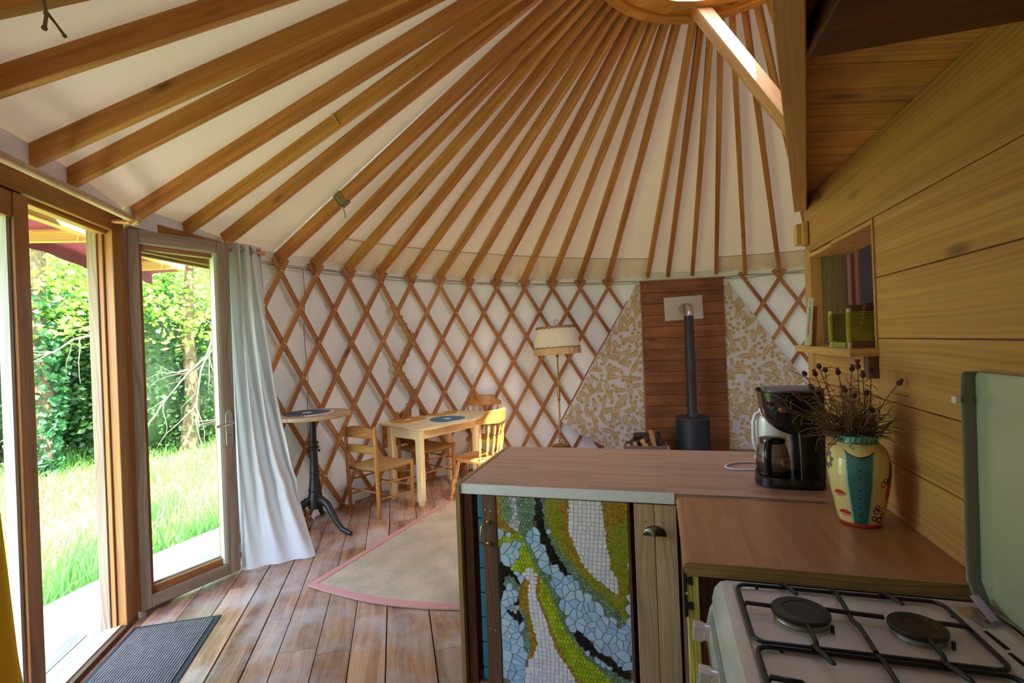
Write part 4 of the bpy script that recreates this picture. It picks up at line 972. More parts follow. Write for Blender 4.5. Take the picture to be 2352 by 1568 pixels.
def log(p0, p1, r_, label, m=None, half=False):
    p0, p1 = Vector(p0)+FC, Vector(p1)+FC; mb = MB(); n = 14
    if half:
        mb.tube([p0, p1], r_, 3); mb.cm = 1
    else: mb.tube([p0, p0.lerp(p1, .3), p0.lerp(p1, .7), p1], [r_, r_*1.04, r_*.98, r_], n, cap=False); mb.cm = 1; L_ = len(mb.v); mb.face(list(range(n))[::-1]); mb.face([L_-n+i for i in range(n)])
    return tag(mb.build('firewood_log', [m or bark, cut], loc=(p0+p1)/2, smooth=40 if not half else None), label, 'firewood log', 'firewood on the hearth')
log((-.205, -.15, .055), (-.13, .13, .10), .033, 'round log with pale cut end at the left end of the tray')
log((-.03, -.14, .115), (.05, .13, .125), .032, 'round log with pale cut end near the middle of the tray, raised')
log((-.13, -.10, .07), (-.06, .12, .08), .034, 'mossy round log between the two pale cut ends')
log((-.15, .04, .15), (.06, .05, .165), .038, 'dark-barked log lying across the top of the pile', barkd)
log((.0, -.13, .05), (.12, .12, .06), .045, 'thick grey-brown log under the split wedge')
log((.10, -.08, .04), (.06, .04, .22), .038, 'tan split wedge of wood leaning upright in the tray', cut, True)
log((.19, -.06, .03), (.15, .08, .19), .034, 'dark split log leaning at the right end of the tray', barkd, True)
# loose wire down the canvas
mb = MB(); mb.tube([cyl(.70+.03*math.sin(i*.9), 2.33-i*.115, R+.020) for i in range(20)], .003, 5)
tag(mb.build('wall_wire', plain('dark_wire', '4A4038', .7), loc=cyl(.7, 1.2, R), smooth=60), 'thin dark wire hanging down the canvas wall behind the bistro table', 'wire')
# dangling twig
tw = plain('dry_twig', '6E6238', .9); mb = MB(); c = Vector((-1.459, .889, 2.62))
mb.tube([c, c+Vector((0, 0, -.12)), c+Vector((.003, .004, -.165)), c+Vector((.0, .0, -.205))], [.004, .004, .0045, .005], 6)
mb.tube([c+Vector((.003, .004, -.16)), c+Vector((.010, .022, -.185)), c+Vector((.014, .036, -.205))], [.004, .003, .004], 6)
mb.ball(c+Vector((0, 0, -.203)), .007, 8, 6); mb.ball(c+Vector((.014, .036, -.205)), .0055, 8, 6); mb.ball(c+Vector((.003, .004, -.165)), .007, 8, 6)
tag(mb.build('dried_twig', tw, loc=c, smooth=60), 'small dried forked twig dangling in the upper left corner', 'twig')
# ------------------------------------------------------------------ kitchen
HW = .93
def laminate(name, c1, c2, along='x', rough=.38):
    m, nt, b = newmat(name); L = nt.links; tc = N(nt, 'ShaderNodeTexCoord'); mp = N(nt, 'ShaderNodeMapping')
    if along == 'y': mp.inputs['Rotation'].default_value = (0, 0, PI/2)
    L.new(tc.outputs['Object'], mp.inputs[0])
    br = N(nt, 'ShaderNodeTexBrick'); br.offset = .37; br.offset_frequency = 1; br.squash = 1.0
    br.inputs['Scale'].default_value = 1; br.inputs['Brick Width'].default_value = .33; br.inputs['Row Height'].default_value = .0235; br.inputs['Mortar Size'].default_value = .0004; br.inputs['Mortar Smooth'].default_value = .1; br.inputs['Bias'].default_value = 0
    br.inputs['Color1'].default_value = (*lin(c1), 1); br.inputs['Color2'].default_value = (*lin(c2), 1); br.inputs['Mortar'].default_value = (*lin(c1), 1)
    L.new(mp.outputs[0], br.inputs['Vector'])
    m2 = N(nt, 'ShaderNodeMapping'); m2.inputs['Scale'].default_value = (3, 160, 1); L.new(mp.outputs[0], m2.inputs[0])
    n = N(nt, 'ShaderNodeTexNoise'); n.inputs['Scale'].default_value = 1; n.inputs['Detail'].default_value = 4; L.new(m2.outputs[0], n.inputs['Vector'])
    r = N(nt, 'ShaderNodeMapRange'); r.inputs[1].default_value = .3; r.inputs[2].default_value = .7; r.inputs[3].default_value = .86; r.inputs[4].default_value = 1.08; L.new(n.outputs['Fac'], r.inputs[0])
    sc = N(nt, 'ShaderNodeVectorMath', operation='SCALE'); L.new(br.outputs['Color'], sc.inputs[0]); L.new(r.outputs[0], sc.inputs['Scale']); L.new(sc.outputs[0], b.inputs['Base Color'])
    b.inputs['Roughness'].default_value = rough; return m
lam1 = laminate('worktop_laminate', 'A07C66', 'B8937A'); lam2 = laminate('worktop_laminate_orange', '96663F', 'A6734A', 'y')
t = thing('island_worktop', 'long brown laminate worktop with white front edge on the island cabinet', 'worktop', (-.2, 2.56, HW-.044))
mb = MB(); mb.box(-.906, .76, 2.156, 2.972, HW-.044, HW, 'x'); mb.build('slab', lam1, t, bevel=.002)
mb = MB(); mb.box(-.907, .04, 2.152, 2.156, HW-.045, HW-.0005, 'x'); mb.build('front_edging', plain('edge_white', 'EAF0EE', .5, noise=.05, nscale=60), t)
t = thing('corner_worktop', 'orange-brown laminate worktop with rounded edge carrying the painted vase', 'worktop', (.4, 1.8, HW-.04))
pr = [(.768, 0), (.062, 0), (.052, .002), (.046, .010), (.045, .018), (.046, .027), (.050, .034), (.057, .038), (.066, .0398), (.768, .0398)]
mb = MB(); mb.prism(pr[::-1], 1.516, 2.112, lambda p: Vector((p.x, p.z, HW-.0398+p.y))); mb.build('slab', lam2, t, smooth=40)
mb = MB(); mb.prism([(x, y*.99) for x, y in pr[::-1]], 1.510, 1.516, lambda p: Vector((p.x, p.z, HW-.0398+p.y))); mb.build('cut_end', M['ply'], t)['label'] = 'raw brown cut end of the worktop'
mb = MB(); mb.box(.045, .765, 2.1135, 2.1195, HW-.002, HW+.0016, 'x'); mb.build('joint_strip', M['steel'], t)
# island carcass
t = thing('island_cabinet', 'island cabinet with mosaic sliding door under the long worktop', 'cabinet', (-.4, 2.56, 0))
mb = MB(); mb.box(-.931, -.909, 2.146, 2.975, 0, HW+.002, 'z'); mb.build('end_panel', M['ply'], t, bevel=.002)
mb = MB(); mb.box(-.909, .72, 2.90, 2.92, .02, HW-.046, 'x'); mb.box(-.909, .72, 2.19, 2.92, .02, .05, 'x'); mb.box(-.09+.82-.02, .72, 2.2, 2.92, .05, HW-.05, 'y'); mb.box(-.909, .70, 2.21, 2.215, .05, HW-.05, 'x'); mb.build('carcass', M['joist'], t)
mb = MB()
zz = HW-.05
while zz > 0:
    mb.box(-.835, -.808, 2.176, 2.20, max(0.02, zz-.112), zz-.003, 'z'); zz -= .115
mb.build('teal_upright', plain('teal_paint', '2A86A8', .35), t, bevel=.004)
mb = MB(); mb.box(-.900, -.862, 2.172, 2.20, .0, HW-.048, 'z'); mb.build('brown_upright', M['darkwood'], t)
d1 = MB(); d1.box(-.806, -.738, 2.156, 2.178, .012, HW-.05, 'z'); d1 = d1.build('door_stile', M['darkwood'], t, bevel=.002)
mb = MB(); x = -.779; mb.tube([(x-.012, 2.156, .762), (x-.014, 2.135, .757), (x-.022, 2.126, .745), (x-.024, 2.126, .71), (x-.022, 2.126, .672), (x-.014, 2.135, .66), (x-.012, 2.156, .656)], .0042, 8)
for z in (.758, .660): mb.tube([(x, 2.157, z), (x, 2.152, z), (x, 2.147, z)], [.0115, .0115, .006], 12)
mb.build('pull_handle', M['brass'], d1, smooth=50)
for x, z in ((-.79, .815), (-.766, .81), (-.78, .43), (-.785, .27), (-.762, .265)):
    mb = MB(); mb.tube([(x, 2.157, z), (x, 2.154, z)], .0045, 8); mb.build('screw', M['bolt'], d1)
d2 = MB(); d2.box(-.738, -.150, 2.162, 2.176, .012, HW-.05, 'z'); d2 = d2.build('mosaic_door', plain('grout', '8A8474', .9), t)
mb = MB(); mb.box(-.152, -.143, 2.154, 2.178, .012, HW-.05, 'z'); mb.build('door_edge', M['darkwood'], d2)
d3 = MB(); d3.box(-.126, -.043, 2.156, 2.176, .012, HW-.052, 'z'); d3.box(-.042, .046, 2.156, 2.176, .012, HW-.052, 'z'); d3 = d3.build('oak_door', M['oak'], t, bevel=.003)
mb = MB()
def cup(a, b):
    th_ = PI*a; ph = PI/2*b; rx, rz, ry = .047, .033, .026
    return Vector((-.0445-rx*math.cos(th_)*math.sin(ph+.0001), 2.155-ry*math.cos(ph)*math.sin(th_)-.0005, .748+rz*1.3*math.sin(th_)*math.sin(ph)))
mb.grid(cup, 20, 10); mb.build('cup_pull', plain('pewter', '6E6860', .35, 1), d3, smooth=60, solid=.002)
for x in (-.078, -.012):
    mb = MB(); mb.tube([(x, 2.157, .806), (x, 2.1555, .806)], .003, 8); mb.build('screw_hole', M['void'], d3)
# mosaic tesserae
MOSAIC = [('sage', [(-0.75, 0.913), (-0.542, 0.914), (-0.58, 0.736), (-0.61, 0.716), (-0.639, 0.728), (-0.705, 0.738), (-0.75, 0.764)]), ('grey', [(-0.704, 0.901), (-0.639, 0.902), (-0.645, 0.882), (-0.635, 0.824), (-0.631, 0.733), (-0.672, 0.726), (-0.674, 0.772), (-0.658, 0.802), (-0.675, 0.874), (-0.704, 0.883)]), ('ochre', [(-0.75, 0.908), (-0.703, 0.908), (-0.713, 0.82), (-0.703, 0.756), (-0.654, 0.722), (-0.662, 0.706), (-0.702, 0.728), (-0.75, 0.754)]), ('lime', [(-0.75, 0.662), (-0.699, 0.696), (-0.639, 0.724), (-0.609, 0.706), (-0.603, 0.664), (-0.585, 0.609), (-0.539, 0.536), (-0.559, 0.523), (-0.594, 0.574), (-0.632, 0.531), (-0.677, 0.55), (-0.636, 0.625), (-0.621, 0.668), (-0.655, 0.683), (-0.7, 0.671)]), ('dark', [(-0.75, 0.582), (-0.683, 0.551), (-0.641, 0.498), (-0.631, 0.474), (-0.663, 0.485), (-0.706, 0.527), (-0.716, 0.426), (-0.75, 0.416)]), ('sage', [(-0.719, 0.433), (-0.684, 0.529), (-0.634, 0.474), (-0.646, 0.448), (-0.707, 0.513)]), ('dark', [(-0.545, 0.912), (-0.528, 0.908), (-0.513, 0.755), (-0.481, 0.673), (-0.448, 0.614), (-0.392, 0.555), (-0.402, 0.539), (-0.458, 0.568), (-0.511, 0.654), (-0.542, 0.735), (-0.548, 0.808)]), ('sage', [(-0.53, 0.908), (-0.456, 0.908), (-0.471, 0.885), (-0.504, 0.876), (-0.504, 0.741), (-0.461, 0.682), (-0.407, 0.61), (-0.335, 0.521), (-0.283, 0.486), (-0.238, 0.436), (-0.202, 0.407), (-0.177, 0.364), (-0.178, 0.351), (-0.227, 0.381), (-0.277, 0.442), (-0.344, 0.483), (-0.403, 0.545), (-0.449, 0.607), (-0.489, 0.68), (-0.514, 0.769)]), ('ybead', [(-0.503, 0.89), (-0.474, 0.885), (-0.453, 0.908), (-0.403, 0.906), (-0.14, 0.905), (-0.177, 0.363), (-0.206, 0.413), (-0.244, 0.449), (-0.309, 0.503), (-0.375, 0.565), (-0.427, 0.636), (-0.48, 0.715), (-0.503, 0.769), (-0.511, 0.832)]), ('ochre', [(-0.264, 0.901), (-0.14, 0.904), (-0.171, 0.801), (-0.232, 0.76), (-0.245, 0.678), (-0.232, 0.585), (-0.201, 0.521), (-0.178, 0.457), (-0.199, 0.488), (-0.219, 0.573), (-0.251, 0.691), (-0.256, 0.785)]), ('ochre', [(-0.453, 0.9), (-0.401, 0.902), (-0.41, 0.748), (-0.387, 0.681), (-0.363, 0.607), (-0.32, 0.56), (-0.331, 0.549), (-0.38, 0.599), (-0.419, 0.678), (-0.43, 0.753)]), ('white', [(-0.403, 0.904), (-0.264, 0.903), (-0.248, 0.786), (-0.245, 0.692), (-0.23, 0.632), (-0.235, 0.592), (-0.207, 0.561), (-0.197, 0.488), (-0.219, 0.484), (-0.268, 0.521), (-0.32, 0.563), (-0.362, 0.614), (-0.384, 0.681), (-0.413, 0.748)]), ('sage', [(-0.633, 0.732), (-0.603, 0.706), (-0.583, 0.651), (-0.556, 0.597), (-0.523, 0.544), (-0.476, 0.465), (-0.458, 0.384), (-0.426, 0.319), (-0.386, 0.262), (-0.347, 0.206), (-0.281, 0.167), (-0.203, 0.132), (-0.175, 0.103), (-0.238, 0.086), (-0.322, 0.161), (-0.368, 0.21), (-0.421, 0.271), (-0.459, 0.349), (-0.492, 0.422), (-0.525, 0.495), (-0.558, 0.562), (-0.595, 0.636), (-0.611, 0.692), (-0.639, 0.718)]), ('dark', [(-0.398, 0.312), (-0.371, 0.291), (-0.339, 0.255), (-0.279, 0.222), (-0.234, 0.195), (-0.176, 0.156), (-0.177, 0.126), (-0.235, 0.157), (-0.294, 0.196), (-0.347, 0.223), (-0.39, 0.268)]), ('dark', [(-0.655, 0.418), (-0.628, 0.414), (-0.622, 0.365), (-0.637, 0.307), (-0.664, 0.321), (-0.707, 0.366), (-0.668, 0.366)]), ('grey', [(-0.705, 0.371), (-0.645, 0.391), (-0.658, 0.347), (-0.685, 0.358)]), ('lime', [(-0.554, 0.524), (-0.523, 0.509), (-0.49, 0.436), (-0.464, 0.37), (-0.432, 0.297), (-0.399, 0.253), (-0.347, 0.192), (-0.287, 0.146), (-0.234, 0.107), (-0.192, 0.067), (-0.381, 0.036), (-0.426, 0.139), (-0.465, 0.203), (-0.497, 0.282), (-0.523, 0.356), (-0.556, 0.436)]), ('ochre', [(-0.559, 0.53), (-0.543, 0.528), (-0.552, 0.436), (-0.519, 0.356), (-0.492, 0.283), (-0.458, 0.204), (-0.419, 0.14), (-0.36, 0.053), (-0.381, 0.05), (-0.429, 0.132), (-0.473, 0.195), (-0.506, 0.274), (-0.53, 0.355), (-0.563, 0.432)]), ('white', [(-0.594, 0.574), (-0.559, 0.537), (-0.563, 0.435), (-0.53, 0.358), (-0.508, 0.272), (-0.472, 0.198), (-0.426, 0.132), (-0.377, 0.05), (-0.342, 0.002), (-0.655, -0.051), (-0.637, 0.046), (-0.613, 0.098), (-0.604, 0.141), (-0.571, 0.223), (-0.588, 0.313), (-0.607, 0.409), (-0.595, 0.502), (-0.624, 0.541)]), ('ochre', [(-0.617, 0.511), (-0.595, 0.502), (-0.606, 0.409), (-0.588, 0.313), (-0.57, 0.224), (-0.599, 0.153), (-0.61, 0.169), (-0.591, 0.228), (-0.613, 0.31), (-0.638, 0.378), (-0.647, 0.426)]), ('sage', [(-0.629, 0.23), (-0.61, 0.246), (-0.597, 0.22), (-0.609, 0.179), (-0.623, 0.195)]), ('sage', [(-0.642, 0.374), (-0.62, 0.358), (-0.605, 0.29), (-0.616, 0.285), (-0.634, 0.336)])]
def region(x, z):
    r = 'blue'
    for n_, p in MOSAIC:
        if inside(x, z, p): r = n_
    return r
SP = {'blue': .034, 'sage': .0135, 'grey': .017, 'ochre': .0078, 'lime': .0145, 'dark': .014, 'ybead': .0085, 'white': .0185}
rg = random.Random(11); sites = []
X0, X1, Z0_, Z1_ = -.734, -.154, .02, HW-.052
for r_, s_ in SP.items():
    z = Z0_; row = 0
    while z < Z1_:
        x = X0+(s_/2 if (row % 2 and r_ not in ('white',)) else 0)
        while x < X1:
            j = .80 if r_ == 'blue' else (.10 if r_ in ('white',) else .2); px, pz = x+rg.uniform(-j, j)*s_, z+rg.uniform(-j, j)*s_
            if r_ == 'white': px += .012*math.sin(pz*9)
            if X0 < px < X1 and Z0_ < pz < Z1_ and region(px, pz) == r_: sites.append((px, pz, r_))
            x += s_
        z += s_*(1 if r_ != 'lime' else 1.35); row += 1
SA = np.array([(a, b) for a, b, c in sites])
tile = {'blue': ['B4DCF6', 'A6D2F2', 'C2E4FA'], 'sage': ['7A9E7C', '688C6C', '86A888'], 'grey': ['C4C8D0', 'A8AEB8', 'D0D2D8'], 'ochre': ['B8962A', 'A8861E', 'CCA83C'], 'lime': ['AECA20', '9CB816', 'BCD236'], 'dark': ['0E1E1C', '14241F', '0A1614'], 'ybead': ['A0AE2A', 'B8B038', '8E9E1C'], 'white': ['F2F4FA', 'E8ECF6', 'F6F8FC']}
tm = []; tidx = {}
for r_, cs in tile.items():
    for c in cs: tidx.setdefault(r_, []).append(len(tm)); tm.append(plain('tile_'+r_, c, .12 if r_ in ('ybead', 'ochre', 'lime', 'dark') else .25, 0, .6, coat=.3))
mb = MB()
for i, (x, z, r_) in enumerate(sites):
    d = np.hypot(SA[:, 0]-x, SA[:, 1]-z); nb = np.argsort(d)[1:26]
    w_ = SP[r_]*1.05; P = [(max(X0, x-w_), max(Z0_, z-w_)), (min(X1, x+w_), max(Z0_, z-w_)), (min(X1, x+w_), min(Z1_, z+w_)), (max(X0, x-w_), min(Z1_, z+w_))]
    for j in nb:
        if d[j] > 2.9*w_: break
        qx, qz = SA[j]; nx, nz = qx-x, qz-z; L_ = math.hypot(nx, nz); nx /= L_; nz /= L_
        rj = sites[j][2]; f_ = SP[r_]/(SP[r_]+SP[rj]); lim = min(L_*f_, L_*.5 if r_ == rj else L_)-(.0010 if r_ in ('blue',) else .0005)
        out_ = []; n_ = len(P)
        for q in range(n_):
            a, b = P[q], P[(q+1) % n_]; da = (a[0]-x)*nx+(a[1]-z)*nz-lim; db = (b[0]-x)*nx+(b[1]-z)*nz-lim
            if da <= 0: out_.append(a)
            if (da < 0 < db) or (db < 0 < da): t_ = da/(da-db); out_.append((a[0]+(b[0]-a[0])*t_, a[1]+(b[1]-a[1])*t_))
        P = out_
        if len(P) < 3: break
    if len(P) < 3: continue
    mb.cm = rg.choice(tidx[r_]); h_ = .0042 if r_ not in ('ybead', 'ochre') else .0036
    n_ = len(P); cx, cz = sum(p[0] for p in P)/n_, sum(p[1] for p in P)/n_
    A_ = mb.add([(p[0], 2.162, p[1]) for p in P]); ti = rg.uniform(-.0006, .0006)
    B_ = mb.add([(cx+(p[0]-cx)*.93, 2.162-h_+ti*(p[0]-cx)/.02, cz+(p[1]-cz)*.93) for p in P])
    mb.face([B_+q for q in range(n_)])
    for q in range(n_): k_ = (q+1) % n_; mb.face((A_+q, A_+k_, B_+k_, B_+q))
mb.build('mosaic_tiles', tm, d2)
# cabinet under the corner worktop: yellow-green door edge with black hinges
t = thing('corner_cabinet', 'yellow-green painted cabinet side with black hinges under the corner worktop', 'cabinet', (.3, 1.8, 0))
yg = wood('yellow_green_paint', 'B8B04E', 'D8CE70', gx=.8, gy=30, knots=0, vary=.03)
mb = MB(); mb.box(.052, .068, 1.520, 1.548, .02, HW-.044, 'z'); mb.box(.0685, .086, 1.517, 1.55, .02, HW-.044, 'z'); mb.build('painted_stile', yg, t, bevel=.003)
mb = MB(); mb.box(.055, .075, 1.56, 2.10, .02, HW-.045, 'z'); mb.box(.075, .76, 1.53, 1.55, .02, HW-.05, 'z'); mb.build('carcass', M['joist'], t)
for z in (.872, .800):
    mb = MB(); mb.prism([(-.006, -.035), (.004, -.03), (.004, -.008), (.018, -.012), (.022, -.004), (.012, 0), (.022, .004), (.018, .012), (.004, .008), (.004, .03), (-.006, .035)], 1.514, 1.5195, lambda p: Vector((.050+p.x, p.z, z+p.y))); mb.build('hinge', M['black_iron'], t)
# ---------------------------------------------------------------- cooker
CX0, CX1, CV0, CV1, CZ = .128, .712, .88, 1.478, .901
t = thing('gas_cooker', 'white gas cooker with raised lid and black pan supports', 'cooker', (.42, 1.2, 0))
mb = MB(); mb.box(CX0+.006, CX1+.02, CV0, CV1-.004, .03, CZ-.045, 'z'); mb.build('body', plain('cooker_side', 'B4B2B4', .35), t, bevel=.004)
mb = MB(); prf = [(CX0-.012, CZ-.055), (CX0-.004, CZ-.022), (CX0+.012, CZ-.004), (CX0+.030, CZ), (CX1-.02, CZ), (CX1+.02, CZ), (CX1+.02, CZ-.045), (CX0+.02, CZ-.055)]
mb.prism(prf[::-1], CV0, CV1, lambda p: Vector((p.x, p.z, p.y))); mb.build('hob_surround', M['enamel'], t, smooth=30)
# recessed well
mb = MB()
def well(a, b):
    x = .166+a*.472; v = CV0+.02+b*(1.452-CV0-.02); e = min(a*.472, (1-a)*.472, b*.48, (1-b)*.48); return Vector((x, v, CZ+.0012-.010*min(1, e/.03)**1.5+.0006*(e < .002)))
mb.grid(well, 60, 60); mb.build('hob_well', plain('well_enamel', 'B8B0B0', .12, 0, .5, coat=.6, noise=.06, nscale=6), t, smooth=60)
mb = MB(); mb.prism([(CX0-.030, CZ-.175), (CX0-.030, CZ-.12), (CX0-.020, CZ-.075), (CX0-.008, CZ-.052), (CX0+.02, CZ-.052), (CX0+.02, CZ-.19), (CX0-.02, CZ-.19)], CV0, CV1-.012, lambda p: Vector((p.x, p.z, p.y))); mb.build('control_panel', M['enamel'], t, smooth=35)
mb = MB(); mb.prism([(CX0-.0245, CZ-.088), (CX0-.0175, CZ-.066), (CX0-.015, CZ-.067), (CX0-.022, CZ-.09)], CV0+.01, CV1-.045, lambda p: Vector((p.x, p.z, p.y))); mb.build('scale_strip', plain('grey_strip', '7E827E', .5), t)
mb = MB(); mb.box(CX0-.006, CX0+.02, CV0, CV1-.012, .12, CZ-.19, 'z'); mb.build('oven_door', M['enamel'], t, bevel=.006)
for v in (1.415, 1.225, 1.06, .95):
    mb = MB(); c = Vector((CX0-.026, v, CZ-.116)); ax = Vector((-1, 0, .12)).normalized()
    mb.tube([c, c+ax*.016, c+ax*.0165], [.022, .021, .018], 16); mb.bar(c+ax*.015, c+ax*.042, .034, .038, (0, 0, 1)); mb.build('control_knob', M['enamel'], t, smooth=35, bevel=.002)
# burners
def burner(u, v, r_):
    c = Vector((u, v, CZ-.009)); b0 = MB(); b0.lathe([(r_*1.28, .0), (r_*1.22, .002), (r_*1.0, .003)], c, 40); b0 = b0.build('burner_bowl', M['enamel'], t, smooth=50)
    m1 = MB(); m1.lathe([(r_*.9, .002), (r_*.92, .012), (r_*.88, .016), (r_*.95, .018), (r_*.95, .022)], c, 40); m1.build('burner_crown', plain('alloy', '9A9894', .4, 1), b0, smooth=35)
    m1 = MB(); m1.lathe([(r_*.96, .022), (r_*1.0, .024), (r_*1.0, .030), (r_*.95, .033), (r_*.62, .034), (r_*.58, .032), (.001, .031)], c, 40); m1.build('burner_cap', M['blackenamel'], b0, smooth=35)
    m1 = MB(); m1.tube([c+Vector((r_*.85, -r_*.75, 0)), c+Vector((r_*.85, -r_*.75, .026))], .004, 8); m1.build('spark_plug', M['black'], b0, smooth=40)
burner(.297, 1.312, .062); burner(.522, 1.296, .055); burner(.297, 1.0, .05); burner(.522, 1.0, .045)
# pan supports
def support(v0, v1, u0=.176, u1=.632):
    zt = CZ+.019; g = thing  # one welded rod grid
    m1 = MB(); rr_ = .0052
    def rrect(x0, x1, y0, y1, c_):
        P = []
        for cx, cy, a0 in ((x1-c_, y1-c_, 0), (x0+c_, y1-c_, PI/2), (x0+c_, y0+c_, PI), (x1-c_, y0+c_, 3*PI/2)):
            for i in range(6): a = a0+PI/2*i/5; P.append(Vector((cx+c_*math.cos(a), cy+c_*math.sin(a), zt-.010)))
        return P+[P[0], P[1]]
    m1.tube(rrect(u0, u1, v0, v1, .028), rr_, 8)
    vm = (v0+v1)/2; um = (u0+u1)/2
    def rod(p, q, up_=.010):
        p, q = Vector((*p, zt)), Vector((*q, zt)); m1.tube([p-Vector((0, 0, up_)), p.lerp(q, .12), p.lerp(q, .97), q-Vector((0, 0, .003))], rr_, 8)
    for uc in (.297, .522):
        rod((uc-.012, v1+.012), (uc+.012, v1-.05)); rod((uc+.0, v0-.0), (uc-.0, v0+.075))
    m1.tube([Vector((um, v1+.01, zt-.008)), Vector((um, v1-.02, zt)), Vector((um-.002, vm+.03, zt-.002)), Vector((um-.004, vm-.01, zt-.004)), Vector((um, vm-.04, zt)), Vector((um, v0, zt-.004))], rr_, 8)
    rod((u0, vm+.015), (u0+.062, vm+.01)); rod((u1, vm+.005), (u1-.068, vm+.01)); m1.tube([Vector((um-.055, vm+.02, zt)), Vector((um+.065, vm+.01, zt))], rr_*1.05, 8)
    for x, y in ((u0+.05, v1), (u1, v1-.05), (u0, v0+.05), (u1-.05, v0)): m1.tube([Vector((x, y, zt-.010)), Vector((x, y, CZ))], .004, 6)
    m1.build('pan_support', M['blackenamel'], t, smooth=50)
support(1.182, 1.444); support(.90, 1.168)
# lid
LZ0, LZ1 = CZ+.012, 1.462
mb = MB(); LU0, LU1 = .722, .745
def lp(o, v, z): f_ = (z-LZ0)/(LZ1-LZ0); return Vector((LU0+(LU1-LU0)*f_+o, v, z))
c_ = .02; lo = [(CV0, LZ0), (CV1+.005-.03, LZ0), (CV1+.01, LZ0+.04), (CV1+.045, LZ1-c_), (CV1+.042, LZ1-.006), (CV1+.03, LZ1), (CV0, LZ1)]
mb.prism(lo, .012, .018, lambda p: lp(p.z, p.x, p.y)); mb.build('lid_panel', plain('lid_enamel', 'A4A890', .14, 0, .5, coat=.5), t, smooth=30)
def fl(a, b):      # turned-in flange along the far edge and the foot
    P = [(CV0, LZ0), (CV1-.025, LZ0), (CV1+.01, LZ0+.04), (CV1+.045, LZ1-c_), (CV1+.042, LZ1-.006), (CV1+.03, LZ1), (CV0, LZ1)]
    i = min(int(a*6), 5); f_ = a*6-i; v = P[i][0]+(P[i+1][0]-P[i][0])*f_; z = P[i][1]+(P[i+1][1]-P[i][1])*f_
    return lp(.012-.030*b*(1 if 0 < i < 5 else .25), v-.000, z+(.0 if i < 5 else -.0))
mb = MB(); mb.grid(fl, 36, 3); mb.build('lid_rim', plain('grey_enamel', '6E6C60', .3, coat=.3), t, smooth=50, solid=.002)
mb = MB(); mb.box(LU1-.035, LU1+.004, CV1+.042, CV1+.056, 1.382, 1.400, 'z'); mb.box(LU1-.038, LU1-.026, CV1+.030, CV1+.05, 1.382, 1.400, 'z'); mb.build('lid_clip', plain('clip_plastic', 'D2CDB8', .4), t, bevel=.002)
for v in (1.42,):
    mb = MB(); mb.bar(Vector((.700, v+.028, LZ0+.018)), Vector((.700, v-.05, LZ0-.002)), .004, .018, (1, 0, .3)); mb.prism([(.655, v+.02), (.70, v+.03), (.70, v-.06), (.67, v-.06)], CZ+.0005, CZ+.003, lambda p: p); mb.tube([Vector((.695, v+.015, CZ+.004)), Vector((.695, v-.035, CZ+.004))], .006, 8); mb.build('lid_hinge', M['steel'], t, smooth=40)
for v in (1.31, 1.23, 1.15): 
    mb = MB(); mb.prism([(.664, v+.033), (.672, v+.036), (.678, v-.03), (.668, v-.034)], CZ+.0002, CZ+.0012, lambda p: p); mb.build('vent_slot', M['void'], t)
# ---------------------------------------------------------------- vase
VC = Vector((.626, 1.925, HW)); cam_dir = math.atan2(-VC.y, -VC.x)
VPR = [(.050, 0), (.0595, .003), (.061, .012), (.066, .03), (.073, .065), (.080, .10), (.0865, .14), (.0905, .175), (.091, .20), (.088, .225), (.080, .248), (.070, .262), (.0605, .270), (.058, .276), (.0585, .288), (.063, .298), (.060, .300), (.054, .298), (.052, .285), (.05, .26), (.06, .2)]
def vr(z):
    for (r0_, z0_), (r1_, z1_) in zip(VPR[:16], VPR[1:16]):
        if z0_ <= z <= z1_: return r0_+(r1_-r0_)*(z-z0_)/(z1_-z0_+1e-9)
    return .055
def ell(x, z, cx, cz, a, b, rot=0):
    dx, dz = x-cx, z-cz; c_, s_ = math.cos(rot), math.sin(rot); return ((dx*c_+dz*s_)/a)**2+((-dx*s_+dz*c_)/b)**2 < 1
VM = [plain('vase_'+n_, c, .14, 0, .5, coat=.6) for n_, c in (('cream', 'D6C07E'), ('teal', '2A6A66'), ('red', 'C23020'), ('black', '1E1A18'), ('aqua', '7AC0B8'), ('coral', 'D8705A'), ('yellow', 'E0C820'), ('slate', '4A5A60'), ('green', '9AC078'), ('rim', '2E8070'), ('rimlight', '5FAE98'))]
